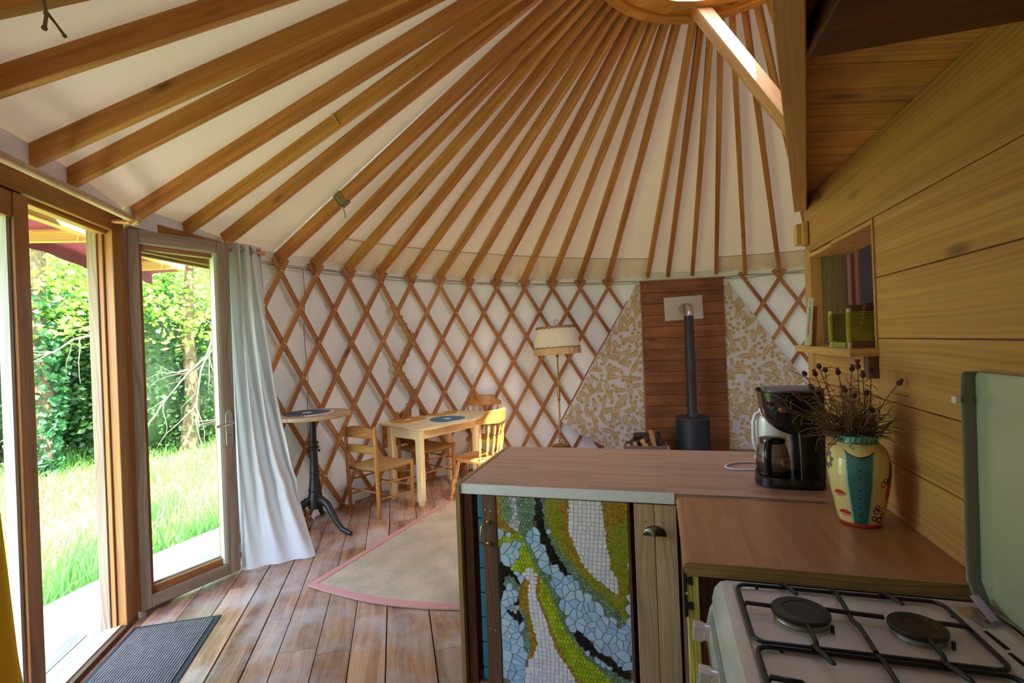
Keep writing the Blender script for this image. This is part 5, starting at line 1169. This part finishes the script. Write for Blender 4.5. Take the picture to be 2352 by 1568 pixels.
def vpaint(a, z):
    """a = metres of arc to the right of the line of sight, z above the worktop"""
    if z < .013: return 2
    if z > .272: return 10 if ((a/.0155) % 1) < (z-.272)/.026 < 1.02 and z < .296 else 9
    c0 = .002+.010*z; hw = .021+.105*z if z < .15 else .0368+.05*(z-.15)
    top = .246-.55*max(0, (.028-abs(a-c0)))*1.0+.0
    if abs(a-c0) < hw and z < .233+.019*((a-c0)/.045)**2:
        for zz_ in (.020, .045, .073, .102, .130, .170, .195):
            if ell(a, z, c0, zz_+.0, .0030, .0030): return 3
        return 4 if abs(a-c0) > hw-.0045 else 1
    if abs(a-c0) < hw and z < .237+.020*((a-c0)/.045)**2: return 3
    for cx, cz in ((-.058, .110), (-.043, .045)):
        u_ = (a-cx)/.023
        if abs(u_) < 1:
            hh_ = .0115*(1-u_*u_)
            if abs(z-cz) < .0012 and u_ < .8: return 3
            if 0 < z-cz < hh_: return 2
            if -hh_*1.1 < z-cz < 0: return 5
    if ell(a, z, -.108, .212, .010, .012): return 6
    for q in range(8):
        an = q*PI/4+.2
        if ell(a, z, -.108+.020*math.cos(an), .212+.022*math.sin(an), .011, .008, an): return 7
        if ell(a, z, -.108+.032*math.cos(an+.4), .212+.034*math.sin(an+.4), .004, .004): return 6
    if ell(a, z, -.105, .150, .012, .008, 1.0) or ell(a, z, -.088, .085, .008, .012, .4): return 8
    if ell(a, z, -.075, .062, .006, .006): return 6
    if ell(a, z, .098, .118, .016, .034, -.25): return 2 if z > .098 else 5
    if ell(a, z, .108, .185, .010, .040, -.1): return 7
    if ell(a, z, .100, .150, .012, .02, .3): return 3
    for cx, cz, r_ in ((.072, .150, .010), (.082, .162, .008), (.046, .060, .009), (.052, .075, .008), (.062, .066, .008), (.040, .036, .009), (.056, .030, .011), (.070, .045, .010)):
        if ell(a, z, cx, cz, r_, r_) and not ell(a, z, cx, cz, r_*.58, r_*.58): return 3
    return 0
mb = MB(); NA, NZ = 440, 250
zs = [i/NZ*.299 for i in range(NZ+1)]; rings = [mb.add([VC+Vector((vr(z)*math.cos(cam_dir+2*PI*j/NA), vr(z)*math.sin(cam_dir+2*PI*j/NA), z)) for j in range(NA)]) for z in zs]
for i in range(NZ):
    zc_ = (zs[i]+zs[i+1])/2; r_ = vr(zc_)
    for j in range(NA):
        k_ = (j+1) % NA; an = 2*PI*(j+.5)/NA; an = an if an < PI else an-2*PI
        mb.cm = vpaint(an*r_, zc_) if abs(an) < 1.75 else (2 if zc_ < .013 else (9 if zc_ > .272 else 0)); mb.face((rings[i]+j, rings[i]+k_, rings[i+1]+k_, rings[i+1]+j))
mb.cm = 2; mb.face([rings[0]+j for j in range(NA)][::-1]); mb.cm = 9; mb.lathe([(.0605, .299), (.056, .300), (.052, .296), (.05, .26), (.06, .2), (.05, .05), (.001, .04)], VC, 60, cap=False)
mb.cm = 0
tag(mb.build('painted_vase', VM, loc=VC, smooth=50), 'cream painted vase with a teal panel, red lips and a red foot', 'vase')
HEADS = [(0.476, 1.921, 1.431), (0.512, 1.936, 1.429), (0.526, 1.943, 1.454), (0.55, 1.963, 1.44), (0.581, 1.936, 1.433), (0.63, 1.96, 1.442), (0.609, 1.844, 1.457), (0.641, 1.901, 1.425), (0.686, 1.963, 1.435), (0.496, 1.924, 1.382), (0.453, 1.957, 1.359), (0.446, 1.855, 1.354), (0.365, 1.901, 1.33), (0.392, 1.872, 1.313), (0.328, 1.911, 1.38), (0.742, 1.90, 1.398), (0.569, 1.842, 1.382), (0.604, 1.868, 1.362), (0.663, 1.876, 1.263), (0.685, 1.959, 1.301), (0.663, 1.94, 1.361)]
HL = ['brown thistle at the far upper left of the vase spray', 'dark thistle just left of the plank edge', 'small dark thistle at the top left of the spray', 'tan thistle head facing up at the top left', 'purple thistle nodding left of the gap in the spray', 'dark thistle left of the tallest purple tuft', 'tallest thistle with a flat purple tuft', 'purple thistle just below the tallest tuft', 'dark round thistle at the top right of the spray', 'dark purple thistle low over the black coffee maker', 'purple thistle over the coffee maker lid', 'purple thistle over the middle of the coffee maker', 'purple thistle leaning furthest left across the coffee maker', 'orange-brown thistle head in front of the coffee maker', 'tan thistle bud at the left over the coffee maker lid', 'single dark thistle standing out against the plank wall', 'purple thistle in the middle of the spray', 'brown thistle in the dense middle of the spray', 'small dark bud low on the right above the vase rim', 'dark thistle at the right side of the spray', 'brown thistle under the dark round one']
stm = plain('dry_stem', '6E5634', .9, noise=.3, nscale=60); hd = plain('thistle_bract', '4A3226', .9, bump=.5, bscale=500); pur = plain('thistle_purple', '7A2A62', .9); orr = plain('thistle_orange', '9A5A2A', .9)
for i, (h_, lb) in enumerate(zip(HEADS, HL)):
    h_ = Vector(h_); rg = random.Random(i+40); an = math.atan2(h_.y-VC.y, h_.x-VC.x)
    p0 = VC+Vector((.036*math.cos(an)+rg.uniform(-.012, .012), .036*math.sin(an)+rg.uniform(-.012, .012), .27)); b0 = VC+Vector((-.02*math.cos(an), -.02*math.sin(an), .06))
    t = thing('dried_thistle', lb, 'dried flower', p0, 'dried thistles in the painted vase')
    m_ = p0.lerp(h_, .55)+Vector((rg.uniform(-.015, .015), rg.uniform(-.015, .015), .012+.10*math.hypot(h_.x-p0.x, h_.y-p0.y)))
    pts = [b0, p0]+[p0*(1-s_)**2+m_*2*s_*(1-s_)+h_*s_*s_ for s_ in (.2, .4, .6, .8, 1)]
    mb = MB(); mb.tube(pts, [.0016]*len(pts), 5)
    for q in range(9):
        s_ = rg.uniform(.05, .92); c = p0*(1-s_)**2+m_*2*s_*(1-s_)+h_*s_*s_; d_ = Vector((rg.uniform(-1, 1), rg.uniform(-1, 1), rg.uniform(-.6, .8))).normalized(); l_ = rg.uniform(.02, .05)
        e_ = Vector((rg.uniform(-1, 1), rg.uniform(-1, 1), rg.uniform(-1, .4)))*.014; mb.tube([c, c+d_*l_*.4+e_*.3, c+d_*l_*.8+e_, c+d_*l_+e_*1.8], [.0011, .0016, .0013, .0006], 4)
    mb.build('stem', stm, t, smooth=60)
    dr = (pts[-1]-pts[-2]).normalized(); mb = MB(); r_ = .0085 if i != 18 else .006
    mb.tube([h_-dr*.009, h_-dr*.005, h_, h_+dr*.006, h_+dr*.010], [.003, r_*.85, r_, r_*.8, r_*.5], 10); mb.build('flower_head', orr if i == 13 else hd, t, smooth=60)
    if i in (1, 4, 6, 7, 9, 10, 11, 12, 16, 15, 5):
        mb = MB(); 
        big = 1.5 if i == 6 else 1.0
        for q in range(16):
            a = q*2.4; o_ = dr.orthogonal().normalized(); o2 = dr.cross(o_); e_ = (o_*math.cos(a)+o2*math.sin(a)); mb.tube([h_+dr*.008+e_*.002, h_+dr*.016*big+e_*.006*big*(.4+.6*(q % 3)/2)], [.0012, .0009], 4)
        mb.build('tuft', pur, t, smooth=60)
# tangled dry foliage at the mouth
mb = MB(); rg = random.Random(77)
for q in range(240):
    an = rg.uniform(0, 2*PI); r_ = rg.uniform(.0, .045); p = VC+Vector((r_*math.cos(an), r_*math.sin(an), .285)); lean = Vector((rg.gauss(-.35, .75), rg.gauss(-.05, .45), rg.uniform(.5, 1.3))).normalized(); l_ = rg.uniform(.05, .15)
    P = [p]; d_ = lean.copy()
    for s_ in range(5): d_ = (d_+Vector((rg.gauss(0, .28), rg.gauss(0, .28), rg.gauss(-.08, .28)))).normalized(); P.append(P[-1]+d_*l_/4)
    mb.tube(P, [.0013, .0016, .0016, .0017, .0012, .0006], 4)
tag(mb.build('dry_foliage', stm, loc=VC+Vector((0, 0, .285)), smooth=60), 'tangle of curled dry thistle leaves spilling from the vase mouth', 'dried foliage', kind='stuff')
# ---------------------------------------------------------------- coffee maker
t = thing('coffee_maker', 'black drip coffee maker with glass jug beside the vase', 'coffee maker', (.507, 2.36, HW))
CVc = 2.365
def dshape(a, xf, xb, hw, xm):
    an = a*2*PI; c_, s_ = math.cos(an), math.sin(an); e = .75
    x = xm+(xb-xm)*abs(c_)**.45 if c_ > 0 else xm-(xm-xf)*abs(c_)**.95
    return x, hw*(1 if s_ > 0 else -1)*abs(s_)**(.6 if c_ > 0 else .8)
def loft(levels, name, mat, n=64, **k):
    m1 = MB(); rs = []
    for z, xf, xb, hw, xm in levels: rs.append(m1.add([Vector((x, CVc+y, z)) for x, y in (dshape(j/n, xf, xb, hw, xm) for j in range(n))]))
    for a, b in zip(rs, rs[1:]):
        for j in range(n): k_ = (j+1) % n; m1.face((a+j, a+k_, b+k_, b+j))
    m1.face([rs[0]+j for j in range(n)][::-1]); m1.face([rs[-1]+j for j in range(n)]); return m1.build(name, mat, t, smooth=35, **k)
loft([(HW, .388, .636, .092, .50), (HW+.004, .380, .640, .098, .50), (HW+.038, .381, .640, .098, .50), (HW+.044, .386, .638, .094, .50)], 'base', M['black'])
loft([(HW+.04, .527, .640, .094, .545), (1.10, .522, .642, .095, .545), (1.16, .515, .644, .096, .545)], 'column', M['black'])
loft([(1.145, .520, .640, .085, .55), (1.150, .500, .644, .090, .55), (1.165, .465, .644, .093, .54), (1.19, .438, .645, .095, .53), (1.225, .418, .646, .096, .52), (1.27, .406, .646, .097, .51), (1.325, .402, .647, .098, .50), (1.328, .405, .645, .096, .5)], 'filter_housing', M['black'])
loft([(1.328, .402, .648, .098, .50), (1.336, .404, .646, .097, .5), (1.340, .415, .638, .088, .5)], 'lid', plain('grey_lid', '5A5652', .4), bevel=None)
cj = MB(); jc = Vector((.452, CVc, HW+.046)); cj.lathe([(.05, 0), (.060, .004), (.066, .02), (.067, .05), (.063, .085), (.055, .115), (.046, .135), (.045, .138), (.062, .086), (.065, .05), (.064, .02), (.05, .005)], jc, 40, cap=False)
jg = glassmat('jug_glass', (.72, .66, .62)); cj = cj.build('glass_jug', jg, t, smooth=50)
mb = MB(); mb.lathe([(.048, .130), (.052, .136), (.050, .148), (.03, .154), (.001, .155)], jc, 32); mb.build('jug_lid', M['black'], cj, smooth=40)
mb = MB(); mb.lathe([(.0672, .0), (.069, .002), (.069, .010), (.0672, .012)], jc, 40, cap=False); mb.build('jug_foot_band', M['black'], cj, smooth=40)
mb = MB(); ha = math.radians(-112); hd_ = Vector((math.cos(ha), math.sin(ha), 0))
mb.tube([jc+hd_*.05+Vector((0, 0, .140)), jc+hd_*.075+Vector((0, 0, .138)), jc+hd_*.092+Vector((0, 0, .115)), jc+hd_*.098+Vector((0, 0, .08)), jc+hd_*.092+Vector((0, 0, .045)), jc+hd_*.078+Vector((0, 0, .018)), jc+hd_*.066+Vector((0, 0, .012))], [.012, .014, .014, .013, .012, .011, .009], 12, sx=1.1); mb.build('jug_handle', M['black'], cj, smooth=50)
mb = MB(); mb.lathe([(.063, .004), (.063, .016), (.001, .016)], jc, 40); mb.build('coffee_dregs', plain('coffee', '3A2416', .2), cj, smooth=40)
# kettle and cable
KC = Vector((.535, 2.79, HW)); wk = plain('kettle_white', 'DDE2DC', .25, 0, .5, coat=.3)
t = thing('electric_kettle', 'white jug kettle standing behind the black coffee maker', 'kettle', KC)
mb = MB(); mb.lathe([(.082, 0), (.085, .004), (.085, .018), (.075, .026), (.06, .03)], KC, 40); mb.build('power_base', wk, t, smooth=40)
mb = MB(); mb.lathe([(.06, .03), (.076, .034), (.079, .06), (.078, .14), (.076, .20), (.070, .235), (.055, .262), (.03, .275), (.001, .278)], KC, 40); mb.build('jug', wk, t, smooth=40)
hdir = Vector((-.92, -.35, 0)).normalized()
mb = MB(); mb.tube([KC+hdir*.062+Vector((0, 0, .245)), KC+hdir*.085+Vector((0, 0, .235)), KC+hdir*.097+Vector((0, 0, .20)), KC+hdir*.098+Vector((0, 0, .12)), KC+hdir*.092+Vector((0, 0, .07)), KC+hdir*.074+Vector((0, 0, .05))], [.010, .011, .010, .010, .010, .009], 10); mb.build('handle', wk, t, smooth=50)
mb = MB(); mb.tube([KC+Vector((-.064, -.035, .236)), KC+Vector((-.04, -.063, .228))], .002, 6); mb.build('red_mark', plain('red_plastic', 'C03A2A', .4), t)
mb = MB(); z = HW+.0055
mb.tube([(.50, 2.72, z), (.44, 2.71, z), (.37, 2.70, z), (.315, 2.665, z), (.288, 2.615, z), (.295, 2.575, z), (.335, 2.555, z), (.39, 2.56, z), (.45, 2.565, z), (.53, 2.57, z), (.6, 2.62, z)], .0045, 8); tag(mb.build('power_cable', plain('white_cable', 'CFC8D0', .4), loc=(.4, 2.6, HW), smooth=60), 'white power cable looping on the worktop in front of the kettle', 'cable')
# ---------------------------------------------------------------- things on the shelf
SZ = 1.505
mb = MB(); t = thing('book', 'slim pale book leaning at the far end of the niche shelf', 'book', (.70, 2.68, SZ))
vd = Vector((.25, .97, 0)).normalized(); td_ = Vector((.97, -.25, 0)).normalized()
bk0, bk1 = Vector((.664, 2.62, SZ+.001)), Vector((.688, 2.62, SZ+.222)); bx_ = (bk1-bk0).normalized()
mb.bar(bk0+vd*.07, bk1+vd*.07, .024, .14, vd); mb.build('cover', plain('book_cover', 'D9D5C6', .6), t, bevel=.002)
rd = plain('spine_print', 'B0503A', .7); gy = plain('spine_grey', '8A8A84', .7)
m1 = MB(); m2 = MB(); sdv = (td_-bx_*td_.dot(bx_)).normalized()
for q in range(11): c = bk0.lerp(bk1, .28+q*.052)-vd*.0006; (m1 if q < 4 else m2).bar(c-bx_*.003, c+bx_*.003, .008, .001, vd)
for z_ in (.22, .90): c = bk0.lerp(bk1, z_)-vd*.0006; m2.bar(c-bx_*.006, c+bx_*.006, .003, .001, vd)
m1.build('spine_lettering', rd, t); m2.build('spine_lettering', gy, t)
mb = MB(); q0, q1 = Vector((.704, 2.66, SZ+.001)), Vector((.716, 2.66, SZ+.185)); mb.bar(q0+vd*.05, q1+vd*.05, .018, .10, vd); tag(mb.build('book', plain('tan_cover', 'A8743C', .6), loc=(.71, 2.66, SZ), bevel=.0015), 'thin tan book leaning behind the slim pale book on the niche shelf', 'book')
yel = plain('yellow_cord', '8E8A18', .6, bump=.3, bscale=600); t = thing('cord_basket', 'yellow cord-wound stick basket on the niche shelf holding a coconut half', 'basket', (.79, 2.25, SZ))
U0, U1_, V0, V1 = .690, .90, 2.155, 2.36
for u, v in ((U0, V0), (U0, V1), (U1_, V0), (U1_, V1)):
    mb = MB(); mb.tube([(u, v, SZ), (u, v, SZ+.150)], .0085, 10); m_ = mb.build('post', M['bistrotop'], t, smooth=50)
    mb = MB(); mb.tube([(u, v, SZ+.022+i*.003) for i in range(39)], [.0115 if i % 2 else .0100 for i in range(39)], 10); mb.build('cord_winding', yel, m_, smooth=30)
for i in range(15):
    z = SZ+.03+i*.0075; 
    for a, b in (((U0, V0-.009), (U1_, V0-.009)), ((U0, V1+.009), (U1_, V1+.009))):
        mb = MB(); mb.tube([(a[0], a[1], z), ((a[0]+b[0])/2, a[1], z-.001), (b[0], b[1], z)], .0030, 6); mb.build('side_cord', yel, t, smooth=60)
mb = MB(); mb.box(U0, U1_, V0-.006, V0+.006, SZ+.002, SZ+.022, 'x'); mb.box(U0, U1_, V1-.006, V1+.006, SZ+.002, SZ+.022, 'x'); mb.box(U0-.005, U0+.005, V0, V1, SZ+.004, SZ+.014, 'y'); mb.build('bottom_rail', M['darkwood'], t)
for i in range(9):
    v = V0+.03+i*.018; mb = MB(); mb.tube([(U0-.002, v, SZ+.002), (U0-.009, v, SZ+.010), (U0-.002, v, SZ+.020)], .0055, 8); mb.build('rail_winding', yel, t, smooth=60)
mb = MB(); 
def hus(a, b):
    an = PI*a; r_ = .085+.004*math.sin(a*40)+.004*math.sin(b*30); return Vector((.745+.12*b, 2.255+r_*math.cos(an)*.95, SZ+.168-r_*1.15*math.sin(an)))
mb.grid(hus, 30, 10); tag(mb.build('bark_trough', plain('coir', '5A3A22', .95, bump=1, bscale=120), loc=(.79, 2.255, SZ), smooth=60, solid=.012), 'curved piece of brown bark lying in the cord-wound basket', 'bark')
# ------------------------------------------------------------------ outside the doorway
G = -.28
def pol(az, d, z=G): a = math.radians(az); return Vector((d*math.sin(a), d*math.cos(a), z))
# round terrace the yurt stands on
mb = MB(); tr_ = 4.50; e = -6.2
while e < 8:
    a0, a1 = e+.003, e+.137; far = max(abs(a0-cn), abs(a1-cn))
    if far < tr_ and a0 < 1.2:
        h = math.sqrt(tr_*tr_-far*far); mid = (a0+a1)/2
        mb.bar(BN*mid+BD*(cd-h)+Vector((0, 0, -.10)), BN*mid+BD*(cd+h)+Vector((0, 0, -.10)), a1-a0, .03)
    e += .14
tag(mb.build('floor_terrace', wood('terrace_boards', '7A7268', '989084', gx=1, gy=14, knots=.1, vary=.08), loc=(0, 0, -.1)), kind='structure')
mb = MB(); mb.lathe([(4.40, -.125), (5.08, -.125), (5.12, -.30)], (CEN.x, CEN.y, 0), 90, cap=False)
tag(mb.build('ground_painted_sun', plain('painted_sunlit_deck', 'D6D0C6', .9, bump=.4, bscale=120), loc=(CEN.x, CEN.y, -.125)), kind='structure')  # pale ring stands in for sunlit deck, its brightness put into the colour
mb = MB(); mb.grid(lambda a, b: Vector((-34+40*a, -14+42*b, G)), 40, 40)
tag(mb.build('ground_meadow', plain('meadow_soil', '6E8A3C', .95, noise=.3, nscale=3), loc=(0, 0, G)), kind='structure')
def leafmat(name, c, ct, tr=.45):
    m, nt, b = newmat(name); L = nt.links; geo = N(nt, 'ShaderNodeNewGeometry')
    hs = N(nt, 'ShaderNodeHueSaturation'); hs.inputs['Color'].default_value = (*lin(c), 1); r = N(nt, 'ShaderNodeMapRange'); r.inputs[3].default_value = .6; r.inputs[4].default_value = 1.35
    L.new(geo.outputs['Random Per Island'], r.inputs[0]); L.new(r.outputs[0], hs.inputs['Value']); L.new(hs.outputs[0], b.inputs['Base Color']); b.inputs['Roughness'].default_value = .45
    t_ = N(nt, 'ShaderNodeBsdfTranslucent'); t_.inputs[0].default_value = (*lin(ct), 1); mx = N(nt, 'ShaderNodeMixShader'); mx.inputs[0].default_value = tr
    L.new(b.outputs[0], mx.inputs[1]); L.new(t_.outputs[0], mx.inputs[2]); L.new(mx.outputs[0], nt.nodes['Material Output'].inputs['Surface']); return m
LM = {'beech': leafmat('beech_leaf', '7AA63C', 'A8D850'), 'mid': leafmat('mid_leaf', '55812C', '7FAE38'), 'dark': leafmat('dark_leaf', '2E4E24', '4A7A2C', .3), 'ivy': leafmat('ivy_leaf', '2C5A34', '4A8A44', .2), 'grass': leafmat('grass_blade', '6E9A4C', '9CCB74', .4)}
npr = np.random.default_rng(5)
def leaves(name, mat, centers, size, parent, asp=.6):
    n = len(centers); c = np.array(centers); d = npr.normal(size=(n, 3)); d /= np.linalg.norm(d, axis=1)[:, None]
    d[:, 2] *= .6; e_ = npr.normal(size=(n, 3)); e_ -= d*np.sum(d*e_, axis=1)[:, None]/np.sum(d*d, axis=1)[:, None]; e_ /= np.linalg.norm(e_, axis=1)[:, None]
    s_ = size*npr.uniform(.7, 1.3, n)[:, None]
    v = np.stack([c-d*s_*.5, c+e_*s_*asp*.5, c+d*s_*.5, c-e_*s_*asp*.5], 1).reshape(-1, 3)-np.array(LOC[parent.name])
    me = bpy.data.meshes.new(name); me.from_pydata(v.tolist(), [], [(4*i, 4*i+1, 4*i+2, 4*i+3) for i in range(n)]); me.materials.append(mat); me.update()
    o = bpy.data.objects.new(name, me); C.objects.link(o); o.parent = parent; LOC[o.name] = LOC[parent.name]; return o
def clump(c, r, n, shell=.75, sub=9):
    """leaf positions gathered in tufts inside an ellipsoid"""
    k = max(1, n//sub); d = npr.normal(size=(k, 3)); d /= np.linalg.norm(d, axis=1)[:, None]; q = npr.uniform(shell**3, 1, k)**(1/3)
    q = np.where(npr.uniform(size=k) < .35, npr.uniform(.2, 1, k), q)
    p = np.array(c)+d*q[:, None]*np.array(r); return (p[:, None, :]+npr.normal(size=(k, sub, 3))*np.array([.16, .16, .09])).reshape(-1, 3)
core = plain('painted_core_shade', '33482A', .95)
def shrub(az, d, r, h, n, label, m='dark'):
    b = pol(az, d); t = thing('hedge_shrub', label, 'shrub', b, 'shrubs along the meadow edge')
    pts = np.concatenate([clump(b+Vector((0, 0, h*.30)), (r, r, h*.36), n//2), clump(b+Vector((0, 0, h*.68)), (r*.85, r*.85, h*.36), n//2)])
    pts = pts[pts[:, 2] > G+.02]; leaves('foliage', LM[m], pts, .105, t)
    mb = MB(); mb.ball(b+Vector((0, 0, h*.46)), 1, 14, 10, (r*.62, r*.62, h*.44)); mb.build('dark_core', core, t, smooth=60)  # dark ball added in place of shaded twigs, blocks sky between the leaves
names = ['far left of the meadow', 'left of the doorway view', 'behind the ivy-clad trunk', 'right of the ivy-clad trunk', 'seen between door post and open leaf', 'seen through the left of the open leaf glass', 'seen through the right of the open leaf glass', 'hidden behind the grey curtain side', 'right of the grey curtain side']
for i, az in enumerate((-76, -70.5, -65, -60.6, -56.8, -53.0, -48.8, -44.5, -39.5)):
    shrub(az, 11.9+.5*math.sin(i*2.1), 1.15+.15*math.sin(i*1.3), 3.1+.5*math.sin(i*1.7), 5200, 'dark green dense shrub %s' % names[i])
def tree(az, d, rt_, zb, zt, rc_, n, label, m, size, bark_=None, ivy=False):
    b = pol(az, d); t = thing('broadleaf_tree', label, 'tree', b, 'trees behind the meadow')
    mb = MB(); mb.tube([b, b+Vector((.05, .1, (zb-G)*.5)), b+Vector((.1, .0, zb+.5)), b+Vector((.15, .1, zt*.8))], [rt_*1.3, rt_, rt_*.85, rt_*.4], 10); mb.build('trunk', bark_ or bark, t, smooth=60)
    ps = []
    for q in range(9):
        a = q*2.4; rr_ = rc_*.62*math.sqrt((q+.5)/9); z = zb+(zt-zb)*(.15+.7*((q*.37) % 1)); c = b+Vector((rr_*math.cos(a), rr_*math.sin(a), z-G)); ps.append(clump(c, (rc_*.55, rc_*.55, (zt-zb)*.2), n//9, .6, 12))
    leaves('crown', LM[m], np.concatenate(ps), size, t)
    if ivy:
        k = 1500; a = npr.uniform(0, 2*PI, k); z = npr.uniform(.15, 2.9, k); rr_ = rt_*1.2+npr.uniform(.0, .22, k)*(z/2.9+.25)
        leaves('ivy', LM['ivy'], np.stack([b.x+.05+rr_*np.cos(a), b.y+.05+rr_*np.sin(a), G+z], 1), .10, t, .9)
tree(-60.2, 10.3, .14, 1.75, 5.4, 2.3, 5600, 'ivy-clad tree with bright leaves at the meadow edge, left in the doorway', 'beech', .115, ivy=True)
tree(-49.6, 10.9, .12, 1.65, 5.4, 2.5, 6000, 'bright green tree seen through the glass of the open door leaf', 'beech', .115)
tree(-70.5, 11.0, .14, 1.9, 5.6, 2.4, 4500, 'bright green tree at the left beyond the closed door leaf', 'beech', .115)
tree(-39.5, 12.0, .14, 2.0, 6.0, 2.5, 4000, 'bright green tree beyond the grey curtain', 'beech', .12)
for i, az in enumerate((-74, -66, -58, -51, -43.5)):
    tree(az, 15.5+.6*(i % 2), .2, 1.5, 8.5, 3.2, 4500, 'tall mid green tree of the back row, %s from the left' % ORD[i+1], 'mid', .17)
pale = plain('lichen_branch', '6E664E', .9, noise=.2, nscale=20)
def branch(label, pts, r0, twigs, seed):
    rg = random.Random(seed); pts = [Vector(p) for p in pts]; o_ = pts[0]; mb = MB(); n_ = len(pts)
    mb.tube(pts, [r0*(1-.75*i/(n_-1)) for i in range(n_)], 7)
    for i in range(twigs):
        s_ = rg.uniform(.1, 1)*(n_-1); j = min(int(s_), n_-2); p = pts[j].lerp(pts[j+1], s_-j); d_ = (pts[j+1]-pts[j]).normalized(); d_ = (d_+Vector((rg.gauss(0, .6), rg.gauss(0, .6), rg.gauss(-.15, .6)))).normalized(); P = [p]
        for q in range(4): d_ = (d_+Vector((rg.gauss(0, .22), rg.gauss(0, .22), rg.gauss(0, .22)))).normalized(); P.append(P[-1]+d_*rg.uniform(.10, .2))
        mb.tube(P, [r0*.42, r0*.36, r0*.28, r0*.2, r0*.1], 5)
    tag(mb.build('bare_branch', pale, loc=o_, smooth=60), label, 'branch', 'pale bare branches in front of the trees')
def ray_pt(az, d, el): p = pol(az, d, 0); p.z = 1.58+el*d; return p
branch('pale forked bare branch seen through the open leaf glass', [ray_pt(-46.0, 8.2, .075), ray_pt(-47.3, 8.2, .020), ray_pt(-48.3, 8.2, -.030), ray_pt(-48.8, 8.2, -.085), ray_pt(-48.6, 8.2, -.12)], .020, 13, 4)
branch('pale bare branch reaching left across the open leaf glass', [ray_pt(-47.8, 8.3, -.005), ray_pt(-49.5, 8.3, -.035), ray_pt(-51, 8.3, -.07), ray_pt(-52.8, 8.3, -.115)], .015, 9, 8)
branch('pale bare branch across the middle of the doorway view', [ray_pt(-56.2, 8.5, .035), ray_pt(-57.6, 8.5, .028), ray_pt(-58.8, 8.5, .010), ray_pt(-60.6, 8.5, .003)], .018, 8, 5)
branch('thin pale branch high in the doorway view under the awning', [ray_pt(-56.0, 8.0, .155), ray_pt(-57.4, 8.0, .160), ray_pt(-59, 8.0, .170), ray_pt(-61, 8.0, .19)], .011, 3, 6)
# meadow grass
n = 26000; az = npr.uniform(-82, -33, n); d = np.sqrt(npr.uniform(3.6**2, 12.2**2, n)); a = np.radians(az); px, py = d*np.sin(a), d*np.cos(a)
keep = (px-CEN.x)**2+(py-CEN.y)**2 > 5.10**2; px, py = px[keep], py[keep]; n = len(px)
h = npr.uniform(.14, .42, n)*(.8+.4*np.sin(px*1.7)*np.sin(py*1.3)); an = npr.uniform(0, PI, n); w_ = npr.uniform(.006, .012, n); lx, ly = npr.normal(0, .12, n), npr.normal(0, .12, n)
cx, sx = np.cos(an)*w_, np.sin(an)*w_
v = np.stack([np.stack([px-cx, py-sx, np.full(n, G)], 1), np.stack([px+cx, py+sx, np.full(n, G)], 1), np.stack([px+cx*.8+lx*.4, py+sx*.8+ly*.4, G+h*.6], 1), np.stack([px-cx*.8+lx*.4, py-sx*.8+ly*.4, G+h*.6], 1), np.stack([px+lx, py+ly, G+h], 1)], 1).reshape(-1, 3)
me = bpy.data.meshes.new('meadow_grass'); fs = []
for i in range(n): b = 5*i; fs += [(b, b+1, b+2, b+3), (b+3, b+2, b+4)]
me.from_pydata(v.tolist(), [], fs); me.materials.append(LM['grass']); me.update(); o = bpy.data.objects.new('meadow_grass', me); C.objects.link(o)
tag(o, 'tall sunlit meadow grass outside the doorway', 'grass', kind='stuff')
# awning over the door
t = thing('door_awning', 'maroon cloth awning on pale timber bars over the outside of the doorway', 'awning', door(.3, .4, 2.3))
mb = MB(); mb.bar(door(1.7, .275, 2.36), door(-1.7, .275, 2.36), .05, .062); mb.build('wall_bar', M['pine_beam'], t, bevel=.003)
for s0 in (-.30, -1.45, 1.2):
    mb = MB(); mb.bar(door(s0, .25, 2.345), door(s0+.15, .62, 2.305), .055, .07); mb.build('bracket_bar', M['pine_beam'], t, bevel=.003)
def aw(a, b):
    s = 1.8-3.9*a
    if b < .6: q = b/.6; return door(s, .30+.38*q, 2.395-.03*q+.02*math.sin(a*22)*q)
    q = (b-.6)/.4; return door(s, .68+.012*math.sin(a*60)*q, 2.365+.02*math.sin(a*22)-q*(.075+.035*abs(math.sin(a*11))))
mb = MB(); mb.grid(aw, 120, 14); mb.build('canopy_cloth', M['maroon'], t, smooth=180)
